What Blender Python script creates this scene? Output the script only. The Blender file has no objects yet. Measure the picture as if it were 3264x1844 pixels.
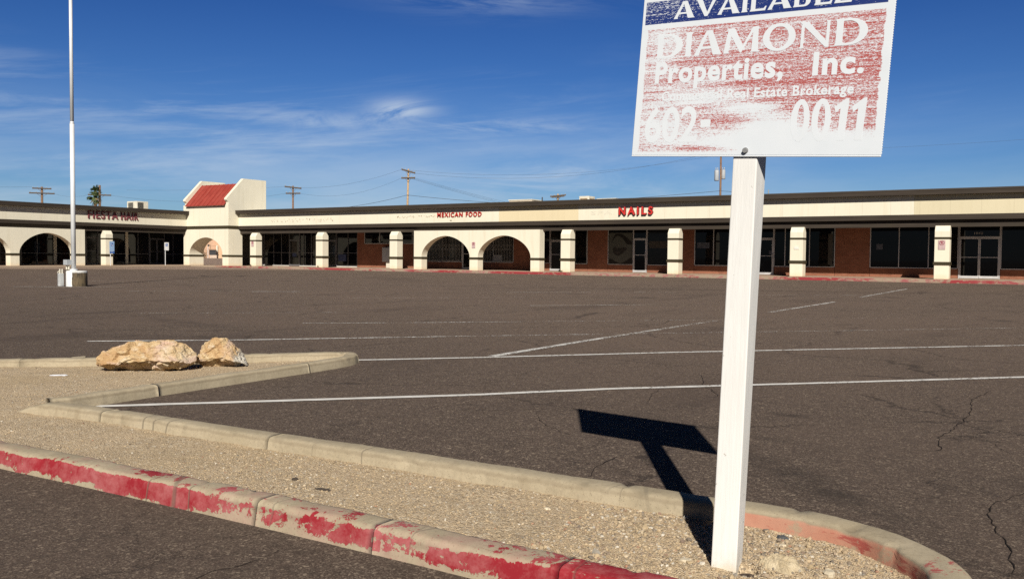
import bpy, math, random
import numpy as np
from mathutils import Vector, Matrix, noise
from mathutils.geometry import tessellate_polygon
rad = math.radians
scene = bpy.context.scene
COL = scene.collection

# ------------------------------------------------------------------ camera
cam_d = bpy.data.cameras.new('camera'); cam = bpy.data.objects.new('camera', cam_d); COL.objects.link(cam)
cam_d.sensor_width = 36.0; cam_d.sensor_fit = 'HORIZONTAL'; cam_d.lens = 36.0 * 2830 / 3264
cam_d.clip_start = 0.05; cam_d.clip_end = 5000
yaw, pitch, roll = rad(32.75), rad(-2.103), rad(0.5065)
fw = Vector((-math.sin(yaw) * math.cos(pitch), math.cos(yaw) * math.cos(pitch), math.sin(pitch)))
r0 = Vector((math.cos(yaw), math.sin(yaw), 0)); u0 = r0.cross(fw)
rt = r0 * math.cos(roll) + u0 * math.sin(roll); up = u0 * math.cos(roll) - r0 * math.sin(roll)
mw = Matrix.Identity(4)
for i in range(3):
    mw[i][0], mw[i][1], mw[i][2] = rt[i], up[i], -fw[i]
mw.translation = (0, 0, 1.1)
cam.matrix_world = mw
scene.camera = cam
scene.render.resolution_x, scene.render.resolution_y = 1024, 578

# ------------------------------------------------------------------ sun, sky, exposure
SUN_EL, SUN_AZ = rad(34.6), rad(33.0)           # light travels 33 degrees left of +y
ld = Vector((-math.sin(SUN_AZ) * math.cos(SUN_EL), math.cos(SUN_AZ) * math.cos(SUN_EL), -math.sin(SUN_EL)))
sun_d = bpy.data.lights.new('sun', 'SUN'); sun_d.energy = 4.9; sun_d.angle = rad(0.5); sun_d.color = (1.0, 0.945, 0.85)
sun = bpy.data.objects.new('sun', sun_d); COL.objects.link(sun)
sun.rotation_euler = ld.to_track_quat('-Z', 'Y').to_euler(); sun.location = (20, -30, 40)
world = bpy.data.worlds.new('World'); scene.world = world; world.use_nodes = True
wn = world.node_tree.nodes; wl = world.node_tree.links
for n in list(wn): wn.remove(n)
w_out = wn.new('ShaderNodeOutputWorld'); w_bg = wn.new('ShaderNodeBackground'); w_bg.inputs['Strength'].default_value = 0.05
sky = wn.new('ShaderNodeTexSky'); sky.sky_type = 'NISHITA'; sky.sun_disc = False
sky.sun_elevation = SUN_EL; sky.sun_rotation = math.pi - SUN_AZ
sky.altitude = 350; sky.air_density = 1.0; sky.dust_density = 0.5; sky.ozone_density = 3.0
wl.new(w_bg.outputs[0], w_out.inputs[0])
def wnode(t, **k):
    n = wn.new(t)
    for a, b in k.items(): setattr(n, a, b)
    return n
def wmath(op, a, b=None, c=None, clamp=False):
    n = wn.new('ShaderNodeMath'); n.operation = op; n.use_clamp = clamp
    for i, v in enumerate((a, b, c)):
        if v is None: continue
        if isinstance(v, (int, float)): n.inputs[i].default_value = v
        else: wl.new(v, n.inputs[i])
    return n.outputs[0]
def wsmooth(v, a, b):
    n = wn.new('ShaderNodeMapRange'); n.interpolation_type = 'SMOOTHSTEP'
    n.inputs[1].default_value = a; n.inputs[2].default_value = b; wl.new(v, n.inputs[0])
    return n.outputs[0]
tc = wnode('ShaderNodeTexCoord'); sep = wnode('ShaderNodeSeparateXYZ'); wl.new(tc.outputs['Generated'], sep.inputs[0])
azi = wmath('ARCTAN2', wmath('MULTIPLY', sep.outputs[0], -1.0), sep.outputs[1])      # degrees-like angle left of +y, radians
ele = wmath('ARCSINE', sep.outputs[2])
def wnoise(sx, sy, ox, oy, detail, rough, dist=0.0, shear=0.0):
    cx = wmath('MULTIPLY_ADD', azi, sx, ox)
    cy = wmath('MULTIPLY_ADD', wmath('MULTIPLY_ADD', azi, shear, ele), sy, oy)
    cb = wn.new('ShaderNodeCombineXYZ'); wl.new(cx, cb.inputs[0]); wl.new(cy, cb.inputs[1])
    n = wn.new('ShaderNodeTexNoise'); n.noise_dimensions = '2D'
    n.inputs['Scale'].default_value = 1; n.inputs['Detail'].default_value = detail; n.inputs['Roughness'].default_value = rough; n.inputs['Distortion'].default_value = dist
    wl.new(cb.outputs[0], n.inputs['Vector'])
    return n.outputs['Fac']
def wgauss(a0, e0, sa, se):
    da = wmath('DIVIDE', wmath('SUBTRACT', azi, rad(a0)), rad(sa)); de = wmath('DIVIDE', wmath('SUBTRACT', ele, rad(e0)), rad(se))
    q = wmath('ADD', wmath('MULTIPLY', da, da), wmath('MULTIPLY', de, de))
    return wmath('EXPONENT', wmath('MULTIPLY', q, -1.0))
streak = wsmooth(wnoise(3.2, 30.0, 1.7, 0.4, 7, 0.66, 0.3, 0.10), 0.44, 0.74)
broad = wsmooth(wnoise(2.0, 8.0, 5.2, 3.1, 4, 0.55, 0.3, 0.06), 0.36, 0.66)
band = wmath('MULTIPLY', wsmooth(ele, 0.0, 0.06), wmath('SUBTRACT', 1.0, wsmooth(ele, 0.15, 0.27)))
left_more = wmath('MULTIPLY_ADD', wsmooth(azi, rad(8), rad(44)), 0.75, 0.25)
cl = wmath('MULTIPLY', wmath('MULTIPLY', streak, wmath('POWER', broad, 1.4)), wmath('MULTIPLY', band, left_more))
wisp = wmath('MULTIPLY', wsmooth(wnoise(9.0, 26.0, 0.3, 7.7, 8, 0.68, 0.7, 0.14), 0.30, 0.62), wmath('ADD', wmath('MULTIPLY', wgauss(39.8, 9.2, 1.9, 0.62), 1.1), wmath('MULTIPLY', wgauss(44.5, 8.4, 4.0, 0.5), 0.5)))
veil = wmath('MULTIPLY', wmath('MULTIPLY', wmath('SUBTRACT', 1.0, wsmooth(ele, 0.03, 0.20)), wmath('MULTIPLY_ADD', wsmooth(azi, rad(2), rad(30)), 0.7, 0.3)), wmath('MULTIPLY_ADD', wsmooth(wnoise(2.6, 15.0, 8.8, 2.0, 6, 0.6, 0.3, 0.08), 0.28, 0.72), 0.50, 0.03))
wisp2 = wmath('MULTIPLY', wsmooth(wnoise(5.0, 36.0, 3.3, 1.2, 7, 0.68, 0.4, -0.06), 0.36, 0.72), wmath('ADD', wmath('ADD', wgauss(30.0, 4.6, 8.0, 1.5), wgauss(34.0, 16.6, 6.0, 1.2)), wgauss(34.0, 8.3, 6.0, 0.5)))
cov = wmath('ADD', wmath('ADD', wmath('MULTIPLY', cl, 0.30), wmath('MULTIPLY', wisp, 0.72)), wmath('ADD', veil, wmath('MULTIPLY', wisp2, 0.5)), clamp=True)
# deepen the upper sky; the unseen zenith is dimmed to darken shadows
tint = wnode('ShaderNodeMix', data_type='RGBA', blend_type='MULTIPLY'); tint.inputs[0].default_value = 1.0
ramp = wnode('ShaderNodeValToRGB'); wl.new(wmath('MULTIPLY', ele, 1 / rad(60)), ramp.inputs[0])
els = ramp.color_ramp.elements
els.new(0.15); els.new(0.32)
for e_, (p_, c_) in zip(els, ((0.0, (0.70, 0.97, 1.30, 1)), (0.14, (0.39, 0.70, 1.18, 1)), (0.31, (0.155, 0.42, 0.96, 1)), (0.75, (0.13, 0.16, 0.20, 1)))): e_.position = p_; e_.color = c_
wl.new(sky.outputs[0], tint.inputs[6]); wl.new(ramp.outputs[0], tint.inputs[7])
mixc = wnode('ShaderNodeMix', data_type='RGBA'); wl.new(cov, mixc.inputs[0]); wl.new(tint.outputs[2], mixc.inputs[6])
mixc.inputs[7].default_value = (8.8, 10.4, 12.6, 1)
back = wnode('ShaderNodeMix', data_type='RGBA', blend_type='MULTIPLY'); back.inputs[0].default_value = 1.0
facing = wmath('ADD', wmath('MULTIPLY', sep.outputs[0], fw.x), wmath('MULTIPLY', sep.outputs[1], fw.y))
bv = wmath('MULTIPLY_ADD', wsmooth(facing, -0.35, 0.45), 0.72, 0.28)  # sky behind the camera dimmed to deepen shade and blacken window reflections
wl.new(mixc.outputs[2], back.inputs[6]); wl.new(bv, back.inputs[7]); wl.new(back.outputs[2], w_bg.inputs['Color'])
scene.view_settings.view_transform = 'Standard'; scene.view_settings.look = 'None'
scene.view_settings.exposure = 0.25; scene.view_settings.gamma = 1.0
scene.cycles.max_bounces = 6; scene.cycles.diffuse_bounces = 2; scene.cycles.glossy_bounces = 3
scene.cycles.use_denoising = False

# ------------------------------------------------------------------ shader helpers
class Mat:
    def __init__(s, name, rough=0.8, spec=0.3, metal=0.0):
        s.m = bpy.data.materials.new(name); s.m.use_nodes = True
        s.nt = s.m.node_tree; s.N = s.nt.nodes; s.L = s.nt.links
        s.b = s.N['Principled BSDF']; s.b.inputs['Roughness'].default_value = rough
        s.b.inputs['Specular IOR Level'].default_value = spec; s.b.inputs['Metallic'].default_value = metal
        s.tc = s.N.new('ShaderNodeTexCoord'); s.co = s.tc.outputs['Object']
    def link(s, a, b):
        if hasattr(a, 'node'): s.L.new(a, b)
        elif isinstance(a, (tuple, list)): b.default_value = (*a, 1) if len(a) == 3 and len(b.default_value) == 4 else a
        else: b.default_value = a
    def scale(s, v, co=None):
        n = s.N.new('ShaderNodeVectorMath'); n.operation = 'MULTIPLY'; s.L.new(co or s.co, n.inputs[0]); n.inputs[1].default_value = v
        return n.outputs[0]
    def noise(s, sc, det=4, ro=0.55, co=None, dist=0.0, color=False):
        n = s.N.new('ShaderNodeTexNoise'); n.inputs['Scale'].default_value = sc; n.inputs['Detail'].default_value = det
        n.inputs['Roughness'].default_value = ro; n.inputs['Distortion'].default_value = dist; s.L.new(co or s.co, n.inputs['Vector'])
        return n.outputs['Color' if color else 'Fac']
    def voro(s, sc, feat='F1', out='Color', co=None, rnd=1.0):
        n = s.N.new('ShaderNodeTexVoronoi'); n.feature = feat; n.inputs['Scale'].default_value = sc; n.inputs['Randomness'].default_value = rnd
        s.L.new(co or s.co, n.inputs['Vector']); return n.outputs[out]
    def math(s, op, a, b=None, c=None, clamp=False):
        n = s.N.new('ShaderNodeMath'); n.operation = op; n.use_clamp = clamp
        for i, v in enumerate((a, b, c)):
            if v is not None: s.link(v, n.inputs[i])
        return n.outputs[0]
    def rng(s, v, a, b, c=0.0, d=1.0, smooth=False):
        n = s.N.new('ShaderNodeMapRange'); n.interpolation_type = 'SMOOTHSTEP' if smooth else 'LINEAR'
        s.L.new(v, n.inputs[0])
        for i, q in enumerate((a, b, c, d)): n.inputs[i + 1].default_value = q
        return n.outputs[0]
    def mix(s, f, a, b, mode='MIX'):
        n = s.N.new('ShaderNodeMix'); n.data_type = 'RGBA'; n.blend_type = mode
        s.link(f, n.inputs[0]); s.link(a, n.inputs[6]); s.link(b, n.inputs[7]); return n.outputs[2]
    def ramp(s, v, stops):
        n = s.N.new('ShaderNodeValToRGB'); e = n.color_ramp.elements
        while len(e) < len(stops): e.new(0.5)
        for q, (p, c) in zip(e, stops): q.position = p; q.color = (*c, 1)
        s.L.new(v, n.inputs[0]); return n.outputs[0]
    def sepxyz(s, co=None):
        n = s.N.new('ShaderNodeSeparateXYZ'); s.L.new(co or s.co, n.inputs[0]); return n.outputs
    def geo(s, out): 
        n = s.N.new('ShaderNodeNewGeometry'); return n.outputs[out]
    def bump(s, h, strength=0.3, dist=0.01, base=None):
        n = s.N.new('ShaderNodeBump'); n.inputs['Strength'].default_value = strength; n.inputs['Distance'].default_value = dist
        s.L.new(h, n.inputs['Height'])
        if base is not None: s.L.new(base, n.inputs['Normal'])
        s.L.new(n.outputs[0], s.b.inputs['Normal']); return n.outputs[0]
    def base(s, c): s.link(c, s.b.inputs['Base Color']); return s
    def rough(s, c): s.link(c, s.b.inputs['Roughness']); return s

def flat(name, c, rough=0.7, spec=0.3, metal=0.0, var=0.12, sc=3.0):
    m = Mat(name, rough, spec, metal)
    n = m.noise(sc, 5, 0.6)
    lo = tuple(x * (1 - var) for x in c); hi = tuple(min(1, x * (1 + var)) for x in c)
    m.base(m.mix(m.rng(n, 0.3, 0.7), lo, hi)); return m.m

def stucco(name, c, dirt=0.25, joints=False):
    m = Mat(name, 0.9, 0.2)
    n = m.noise(0.55, 5, 0.6); f = m.noise(7, 4, 0.6)
    streak = m.noise(1.0, 5, 0.65, m.scale((3.4, 3.4, 0.22)))
    col = m.mix(m.rng(n, 0.3, 0.72), tuple(x * 0.94 for x in c), c)
    col = m.mix(m.math('MULTIPLY', m.rng(f, 0.4, 0.75), 0.25), col, tuple(x * 0.88 for x in c))
    col = m.mix(m.math('MULTIPLY', m.rng(streak, 0.52, 0.72), dirt * 1.5), col, (c[0] * 0.72, c[1] * 0.68, c[2] * 0.6))
    z = m.sepxyz()[2]
    rise = m.math('MULTIPLY', m.rng(m.math('MULTIPLY_ADD', m.noise(3.5, 4, 0.6), 0.4, z), 0.35, 0.62, 1, 0), 0.45)
    col = m.mix(rise, col, (c[0] * 0.86, c[1] * 0.66, c[2] * 0.48))
    if joints:
        x = m.sepxyz()[0]; j = m.math('MULTIPLY', m.rng(m.math('PINGPONG', x, .71), .006, .014, .3, 0), m.rng(x, -3.2, -3.0)); col = m.mix(j, col, (.35, .30, .2))
    m.base(col); m.bump(m.noise(45, 3, 0.6), 0.35, 0.01)
    return m.m

CREAM = stucco('cream_stucco', (0.80, 0.745, 0.60))
FRIEZE = stucco('pale_frieze', (0.80, 0.745, 0.60), 0.2, True)
FRIEZE2 = stucco('yellowed_frieze', (0.74, 0.63, 0.42), 0.15)
FRIEZE3 = stucco('buff_frieze', (0.69, 0.615, 0.43), 0.15, True)
def wood_trim(name, c):
    m = Mat(name, 0.75, 0.25)
    n = m.noise(1.2, 6, 0.65, m.scale((0.35, 0.35, 6.0))); g = m.noise(0.8, 4, 0.6)
    col = m.mix(m.rng(n, 0.3, 0.7), tuple(x * 0.7 for x in c), tuple(x * 1.25 for x in c))
    col = m.mix(m.math('MULTIPLY', m.rng(g, 0.5, 0.75), 0.4), col, (c[0] * 1.25, c[1] * 1.3, c[2] * 1.0))
    m.base(col); m.bump(n, 0.3, 0.01); return m.m
BROWN = wood_trim('brown_trim', (0.047, 0.036, 0.0275))
BROWN2 = wood_trim('brown_drip_edge', (0.062, 0.050, 0.040))
OLIVE = wood_trim('olive_band', (0.050, 0.040, 0.021))
ALU = flat('aluminium_frame', (0.58, 0.58, 0.58), 0.45, 0.5, 0.3)
DARKALU = flat('dark_frame', (0.16, 0.16, 0.17), 0.5, 0.4, 0.3)
THRESH = flat('pale_threshold', (0.6, 0.58, 0.52), 0.7)
def glass(name, c, rough=0.03):
    m = Mat(name, rough, 0.34); m.base(c); m.b.inputs['IOR'].default_value = 1.5
    m.bump(m.noise(0.9, 2, 0.5), 0.04, 0.02); return m.m
GLASS = glass('dark_interior_glass', (0.006, 0.006, 0.008))  # opaque panes; the unlit interior is put into their dark colour
GLASS2 = glass('dusty_interior_glass', (0.016, 0.017, 0.017), 0.10)
def brick():
    m = Mat('red_brick', 0.9, 0.15)
    xyz = m.sepxyz()
    cb = m.N.new('ShaderNodeCombineXYZ'); m.L.new(m.math('ADD', xyz[0], xyz[1]), cb.inputs[0]); m.L.new(xyz[2], cb.inputs[1])
    b = m.N.new('ShaderNodeTexBrick'); b.inputs['Scale'].default_value = 1; b.inputs['Brick Width'].default_value = 0.22; b.inputs['Row Height'].default_value = 0.075
    b.inputs['Mortar Size'].default_value = 0.006; b.inputs['Color1'].default_value = (0.29, 0.112, 0.066, 1); b.inputs['Color2'].default_value = (0.215, 0.08, 0.047, 1); b.inputs['Mortar'].default_value = (0.25, 0.155, 0.105, 1)
    m.L.new(cb.outputs[0], b.inputs['Vector'])
    m.base(m.mix(m.math('MULTIPLY', m.rng(m.noise(1.5, 4), 0.4, 0.7), 0.35), b.outputs['Color'], (0.39, 0.18, 0.11))); m.bump(b.outputs['Fac'], -0.4, 0.01); return m.m
BRICK = brick()
def roofmat():
    m = Mat('red_metal_roof', 0.55, 0.35)
    n = m.noise(2.0, 5, 0.6); m.base(m.mix(m.rng(m.noise(1.2, 5, .65, m.scale((3, .5, .5))), .42, .72, 0, .5), m.mix(m.rng(n, 0.3, 0.75), (0.26, 0.035, 0.026), (0.36, 0.058, 0.042)), (0.40, 0.105, 0.075))); return m.m
REDROOF = roofmat()
ROOFTOP = flat('roof_membrane', (0.55, 0.53, 0.48), 0.9)
PALEBOX = flat('weathered_unit_paint', (0.62, 0.58, 0.48), 0.6)
GREYBOX = flat('grey_enamel', (0.40, 0.42, 0.44), 0.5)
DARK = flat('dark_grille', (0.05, 0.048, 0.042), 0.7)
GALV = flat('galvanised_steel', (0.74, 0.75, 0.76), 0.4, 0.6, 0.1, 0.1, 2.0)
LETTER_RED = flat('red_letter_face', (0.60, 0.035, 0.03), 0.45, 0.4, 0, 0.08)
LETTER_SIDE = flat('letter_return', (0.20, 0.03, 0.025), 0.6)
LETTER_FADED = flat('faded_maroon_letter', (0.20, 0.055, 0.065), 0.7, 0.3, 0, 0.2, 2)
WHITE = flat('white_signface', (0.80, 0.80, 0.80), 0.5, 0.4, 0, 0.03)
BLUE = flat('blue_print', (0.05, 0.14, 0.42), 0.5)
PINKSIGN = flat('faded_pink_sign', (0.52, 0.38, 0.37), 0.6, 0.3, 0, 0.15, 8)
PINKLIGHT = flat('faded_pink_disc', (0.60, 0.40, 0.40), 0.6)
MAROON = flat('faded_maroon_print', (0.30, 0.05, 0.075), 0.6)
WOODPOLE = flat('weathered_pole_wood', (0.20, 0.12, 0.075), 0.9, 0.2, 0, 0.35, 6)
PALEPOLE = flat('sunbleached_pole_wood', (0.42, 0.29, 0.17), 0.9, 0.2, 0, 0.3, 6)
ARMWOOD = flat('crossarm_wood', (0.11, 0.085, 0.065), 0.9, 0.2, 0, 0.3, 6)
WIRE = flat('wire', (0.06, 0.065, 0.075), 0.6)
PEACH = stucco('peach_stucco', (0.62, 0.40, 0.27))

# ------------------------------------------------------------------ mesh helpers
class MB:
    def __init__(s): s.v = []; s.f = []; s.mi = []; s.k = 0
    def add(s, vs, fs, k=0):
        o = len(s.v); s.v += [tuple(p) for p in vs]; s.f += [tuple(i + o for i in f) for f in fs]; s.mi += [k] * len(fs); return s
    def box(s, x0, x1, y0, y1, z0, z1, k=0):
        return s.add([(x0, y0, z0), (x1, y0, z0), (x1, y1, z0), (x0, y1, z0), (x0, y0, z1), (x1, y0, z1), (x1, y1, z1), (x0, y1, z1)],
                     [(3, 2, 1, 0), (4, 5, 6, 7), (0, 1, 5, 4), (1, 2, 6, 5), (2, 3, 7, 6), (3, 0, 4, 7)], k)
    def poly(s, loops, to3, d0, d1, k=0):
        """extrude a 2-D polygon with holes (loops) from depth d0 to d1; to3(u, v, d) gives the point"""
        flatp = [p for l in loops for p in l]; n = len(flatp)
        tri = tessellate_polygon([[Vector((p[0], p[1], 0)) for p in l] for l in loops])
        vs = [to3(p[0], p[1], d0) for p in flatp] + [to3(p[0], p[1], d1) for p in flatp]
        fs = []
        for t in tri:
            a, b, c = (flatp[i] for i in t)
            if (b[0] - a[0]) * (c[1] - a[1]) - (b[1] - a[1]) * (c[0] - a[0]) < 0: t = t[::-1]
            fs.append(tuple(t)); fs.append(tuple(i + n for i in t[::-1]))
        o = 0
        for l in loops:
            m = len(l)
            ar = sum(l[i][0] * l[(i + 1) % m][1] - l[(i + 1) % m][0] * l[i][1] for i in range(m))
            hole = o > 0
            for i in range(m):
                q = (o + i, o + (i + 1) % m, o + (i + 1) % m + n, o + i + n)
                fs.append(q if (ar > 0) == hole else q[::-1])
            o += m
        return s.add(vs, fs, k)
    def tube(s, pts, r, n=8, k=0, cap=True):
        pts = [Vector(p) for p in pts]; rs = r if isinstance(r, (list, tuple)) else [r] * len(pts)
        vs = []; fs = []
        for i, p in enumerate(pts):
            t = (pts[min(i + 1, len(pts) - 1)] - pts[max(i - 1, 0)]).normalized()
            a = t.cross(Vector((0, 0, 1)) if abs(t.z) < 0.95 else Vector((1, 0, 0))).normalized(); b = t.cross(a)
            for j in range(n):
                an = 2 * math.pi * j / n; vs.append(p + (a * math.cos(an) + b * math.sin(an)) * rs[i])
        for i in range(len(pts) - 1):
            for j in range(n):
                fs.append((i * n + j, i * n + (j + 1) % n, (i + 1) * n + (j + 1) % n, (i + 1) * n + j))
        if cap: fs.append(tuple(range(n))[::-1]); fs.append(tuple((len(pts) - 1) * n + j for j in range(n)))
        return s.add(vs, fs, k)
    def cyl(s, x, y, z0, z1, r, n=24, k=0, r1=None): return s.tube([(x, y, z0), (x, y, z1)], [r, r1 if r1 else r], n, k)
    def build(s, name, mats, parent=None, smooth=False, local=False):
        off = Vector((0, 0, 0))
        if parent is not None and not local:
            p = parent
            while p is not None: off += p.location; p = p.parent
        me = bpy.data.meshes.new(name)
        vs = np.array(s.v, float) - np.array(off) if off.length else s.v
        me.from_pydata([tuple(p) for p in vs], [], s.f); me.update()
        mats = mats if isinstance(mats, (list, tuple)) else [mats]
        for m in mats: me.materials.append(m)
        if len(mats) > 1: me.polygons.foreach_set('material_index', s.mi)
        if smooth: me.polygons.foreach_set('use_smooth', [True] * len(me.polygons))
        o = bpy.data.objects.new(name, me); COL.objects.link(o)
        if parent is not None: o.parent = parent
        return o
def tag(o, label=None, cat=None, group=None, kind=None):
    if label: o['label'] = label
    if cat: o['category'] = cat
    if group: o['group'] = group
    if kind: o['kind'] = kind
    return o
def thing(name, label, cat, loc=(0, 0, 0), rz=0.0, group=None):
    o = bpy.data.objects.new(name, None); COL.objects.link(o); o.location = loc; o.rotation_euler = (0, 0, rz); o.empty_display_size = 0.3
    return tag(o, label, cat, group)
def bevel(o, w=0.01, seg=2):
    m = o.modifiers.new('bevel', 'BEVEL'); m.width = w; m.segments = seg; m.limit_method = 'ANGLE'; m.angle_limit = rad(35); return o
XZ = lambda u, v, d: (u, d, v)          # wall facing -y: u = x, v = z, depth = y
YZ = lambda u, v, d: (d, u, v)          # wall facing +x: u = y, v = z, depth = x
def text_poly(body, weight=0.0, spacing=1.0):
    cu = bpy.data.curves.new('lettering', 'FONT'); cu.body = body; cu.offset = weight; cu.space_character = spacing; cu.resolution_u = 4
    o = bpy.data.objects.new('lettering', cu); COL.objects.link(o)
    bpy.context.view_layer.update()
    me = bpy.data.meshes.new_from_object(o.evaluated_get(bpy.context.evaluated_depsgraph_get()))
    vs = [(v.co.x, v.co.y) for v in me.vertices]; fs = [tuple(p.vertices) for p in me.polygons]
    ed = {}
    for f in fs:
        for i in range(len(f)):
            e = (f[i], f[(i + 1) % len(f)]); ed[e] = 1
    border = [e for e in ed if (e[1], e[0]) not in ed]
    bpy.data.objects.remove(o); bpy.data.curves.remove(cu); bpy.data.meshes.remove(me)
    return vs, fs, border
def add_text(mb, body, u0, u1, v0, v1, to3, d_front, d_back=None, weight=0.0, spacing=1.0, kf=0, ks=0, cap=None):
    """text fitted to u0..u1 and v0..v1; to3(u, v, d). cap: ink height to fit v0..v1 to, by default the ink bounds"""
    vs, fs, border = text_poly(body, weight, spacing)
    a = np.array(vs); lo = a.min(0); hi = a.max(0)
    if cap: lo[1], hi[1] = cap
    q = [(u0 + (p[0] - lo[0]) / (hi[0] - lo[0]) * (u1 - u0), v0 + (p[1] - lo[1]) / (hi[1] - lo[1]) * (v1 - v0)) for p in vs]
    mb.add([to3(p[0], p[1], d_front) for p in q], fs, kf)
    if d_back is not None:
        n = len(q)
        mb.add([to3(p[0], p[1], d_front) for p in q] + [to3(p[0], p[1], d_back) for p in q], [(b, a_, a_ + n, b + n) for a_, b in border], ks)
def bez_arch(c, a, z0, z1, p, n=28):
    """points of an arch opening from the right springing over the top to the left springing"""
    r = []
    for i in range(n + 1):
        t = math.pi * i / n; cx, sx = math.cos(t), math.sin(t)
        r.append((c + a * math.copysign(abs(cx) ** (2 / p), cx), z0 + (z1 - z0) * abs(sx) ** (2 / p)))
    return r

# ------------------------------------------------------------------ ground
def asphalt_mat(name, tint=(1, 1, 1)):
    m = Mat(name, 0.92, 0.22)
    c = lambda r, g, b: (r * tint[0], g * tint[1], b * tint[2])
    v = m.voro(190, 'F1', 'Color'); vs = m.sepxyz(v)[0]
    v2 = m.voro(85, 'F1', 'Color'); vs2 = m.sepxyz(v2)[1]
    fine = m.noise(95, 5, 0.78); mid = m.noise(9, 5, 0.65); big = m.noise(0.35, 5, 0.6, dist=0.4); lane = m.noise(0.9, 4, 0.6, m.scale((1.0, 0.28, 1)))
    col = m.mix(m.rng(fine, 0.36, 0.64), c(0.040, 0.030, 0.026), c(0.165, 0.126, 0.106))
    col = m.mix(m.rng(vs, 0.80, 0.90, 0, 0.85), col, c(0.29, 0.24, 0.20))
    col = m.mix(m.rng(vs2, 0.935, 0.96, 0, 0.85), col, c(0.36, 0.30, 0.245))
    col = m.mix(m.rng(vs, 0.26, 0.10, 0, 0.8), col, c(0.026, 0.020, 0.018))
    col = m.mix(m.rng(mid, 0.35, 0.7, 0, 0.25), col, c(0.072, 0.055, 0.046))
    col = m.mix(m.rng(big, 0.42, 0.68, 0, 0.45), col, c(0.140, 0.106, 0.089))
    col = m.mix(m.rng(lane, 0.55, 0.75, 0, 0.55), col, c(0.054, 0.041, 0.036))
    g1 = m.noise(24, 5, 0.72); g2 = m.noise(6.5, 5, 0.7, m.scale((0.8, 1.3, 1))); g3 = m.noise(48, 3, .6)
    col = m.mix(m.rng(g1, 0.50, 0.63, 0, 0.50), col, c(0.046, 0.036, 0.031)); col = m.mix(m.rng(g2, 0.54, 0.66, 0, 0.42), col, c(0.050, 0.039, 0.034)); col = m.mix(m.rng(g3, 0.55, 0.70, 0, 0.45), col, c(0.20, 0.16, 0.135))
    # alligator and wandering cracks
    warp = m.N.new('ShaderNodeVectorMath'); warp.operation = 'MULTIPLY_ADD'
    m.L.new(m.noise(1.6, 6, 0.7, color=True), warp.inputs[0]); warp.inputs[1].default_value = (0.9, 0.9, 0); m.L.new(m.co, warp.inputs[2])
    e = m.voro(0.42, 'DISTANCE_TO_EDGE', 'Distance', warp.outputs[0]); e2 = m.voro(1.3, 'DISTANCE_TO_EDGE', 'Distance', warp.outputs[0])
    gate = m.rng(m.noise(0.55, 3, 0.6), 0.44, 0.54); gate2 = m.rng(m.noise(0.75, 3, 0.6, m.scale((1, 1, 3))), 0.54, 0.60)
    crk = m.math('MULTIPLY', m.rng(e, 0.0025, 0.0085, 1, 0), gate); crk2 = m.math('MULTIPLY', m.rng(e2, 0.003, 0.009, 1, 0), gate2)
    crack = m.math('MAXIMUM', crk, m.math('MULTIPLY', crk2, 0.6))
    col = m.mix(m.math('MULTIPLY', crack, 0.5), col, c(0.018, 0.014, 0.012))
    spots = m.voro(0.33, 'F1', 'Distance'); sg = m.rng(m.math('MULTIPLY_ADD', m.noise(3, 4, 0.6), 0.25, spots), 0.16, 0.30, 1, 0, True)
    col = m.mix(m.math('MULTIPLY', sg, 0.55), col, c(0.035, 0.029, 0.026))
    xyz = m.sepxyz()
    # view-angle brightening put into the colour: darker near, lighter far
    far_bright = m.rng(m.math('MULTIPLY_ADD', m.noise(.22, 4, .6, dist=.5), 9.0, xyz[1]), 6.0, 22.0, 0, 1, True)
    col = m.mix(far_bright, m.mix(1.0, col, (.75, .755, .77), 'MULTIPLY'), m.mix(1.0, col, (1.0, .99, .99), 'MULTIPLY'))
    def smear(ax, ay, bx, by, w, k, colr):
        L = math.hypot(bx - ax, by - ay); ux, uy = (bx - ax) / L, (by - ay) / L
        dx, dy = m.math('SUBTRACT', xyz[0], (ax + bx) / 2), m.math('SUBTRACT', xyz[1], (ay + by) / 2)
        al = m.math('DIVIDE', m.math('ADD', m.math('MULTIPLY', dx, ux), m.math('MULTIPLY', dy, uy)), L / 2); ac = m.math('DIVIDE', m.math('SUBTRACT', m.math('MULTIPLY', dx, uy), m.math('MULTIPLY', dy, ux)), w)
        g = m.math('EXPONENT', m.math('MULTIPLY', m.math('ADD', m.math('MULTIPLY', al, al), m.math('MULTIPLY', ac, ac)), -1.0))
        return m.mix(m.math('MULTIPLY', m.math('MULTIPLY', g, m.rng(m.noise(3.2, 5, .65), .32, .62)), k), col, colr)
    for q in ((-1.55, 4.9, -.62, 4.0, .13, .85, c(.024, .020, .018)), (-1.85, 6.32, -1.6, 6.30, .07, .9, c(.022, .018, .016)), (-11.5, 6.6, -8.9, 8.2, .35, .55, c(.03, .024, .021)), (-14, 9.6, -10.5, 8.7, .25, .5, c(.03, .024, .021)), (-3.4, 5.9, -1.2, 5.3, .10, .4, c(.03, .025, .022)), (1.4, 6.2, -.2, 5.0, .2, .6, c(.026, .022, .019)), (-4.6, 1.6, -2.2, .9, .3, .45, c(.03, .025, .022)), (-20, 26, -4, 33, .8, .45, c(.035, .028, .024)), (-24, 30, -30, 34, .9, .4, c(.03, .025, .022))):
        col = smear(*q)
    m.base(col); m.b.inputs['Diffuse Roughness'].default_value = 1.0
    h = m.math('ADD', m.math('MULTIPLY', m.noise(120, 3, 0.7), 1.0), m.math('MULTIPLY', m.voro(150, 'F1', 'Distance'), -0.9))
    h = m.math('SUBTRACT', h, m.math('MULTIPLY', crack, 2.5))
    m.bump(h, 0.6, 0.005)
    return m.m
ASPHALT = asphalt_mat('asphalt', (0.69, 0.655, 0.60))
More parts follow.
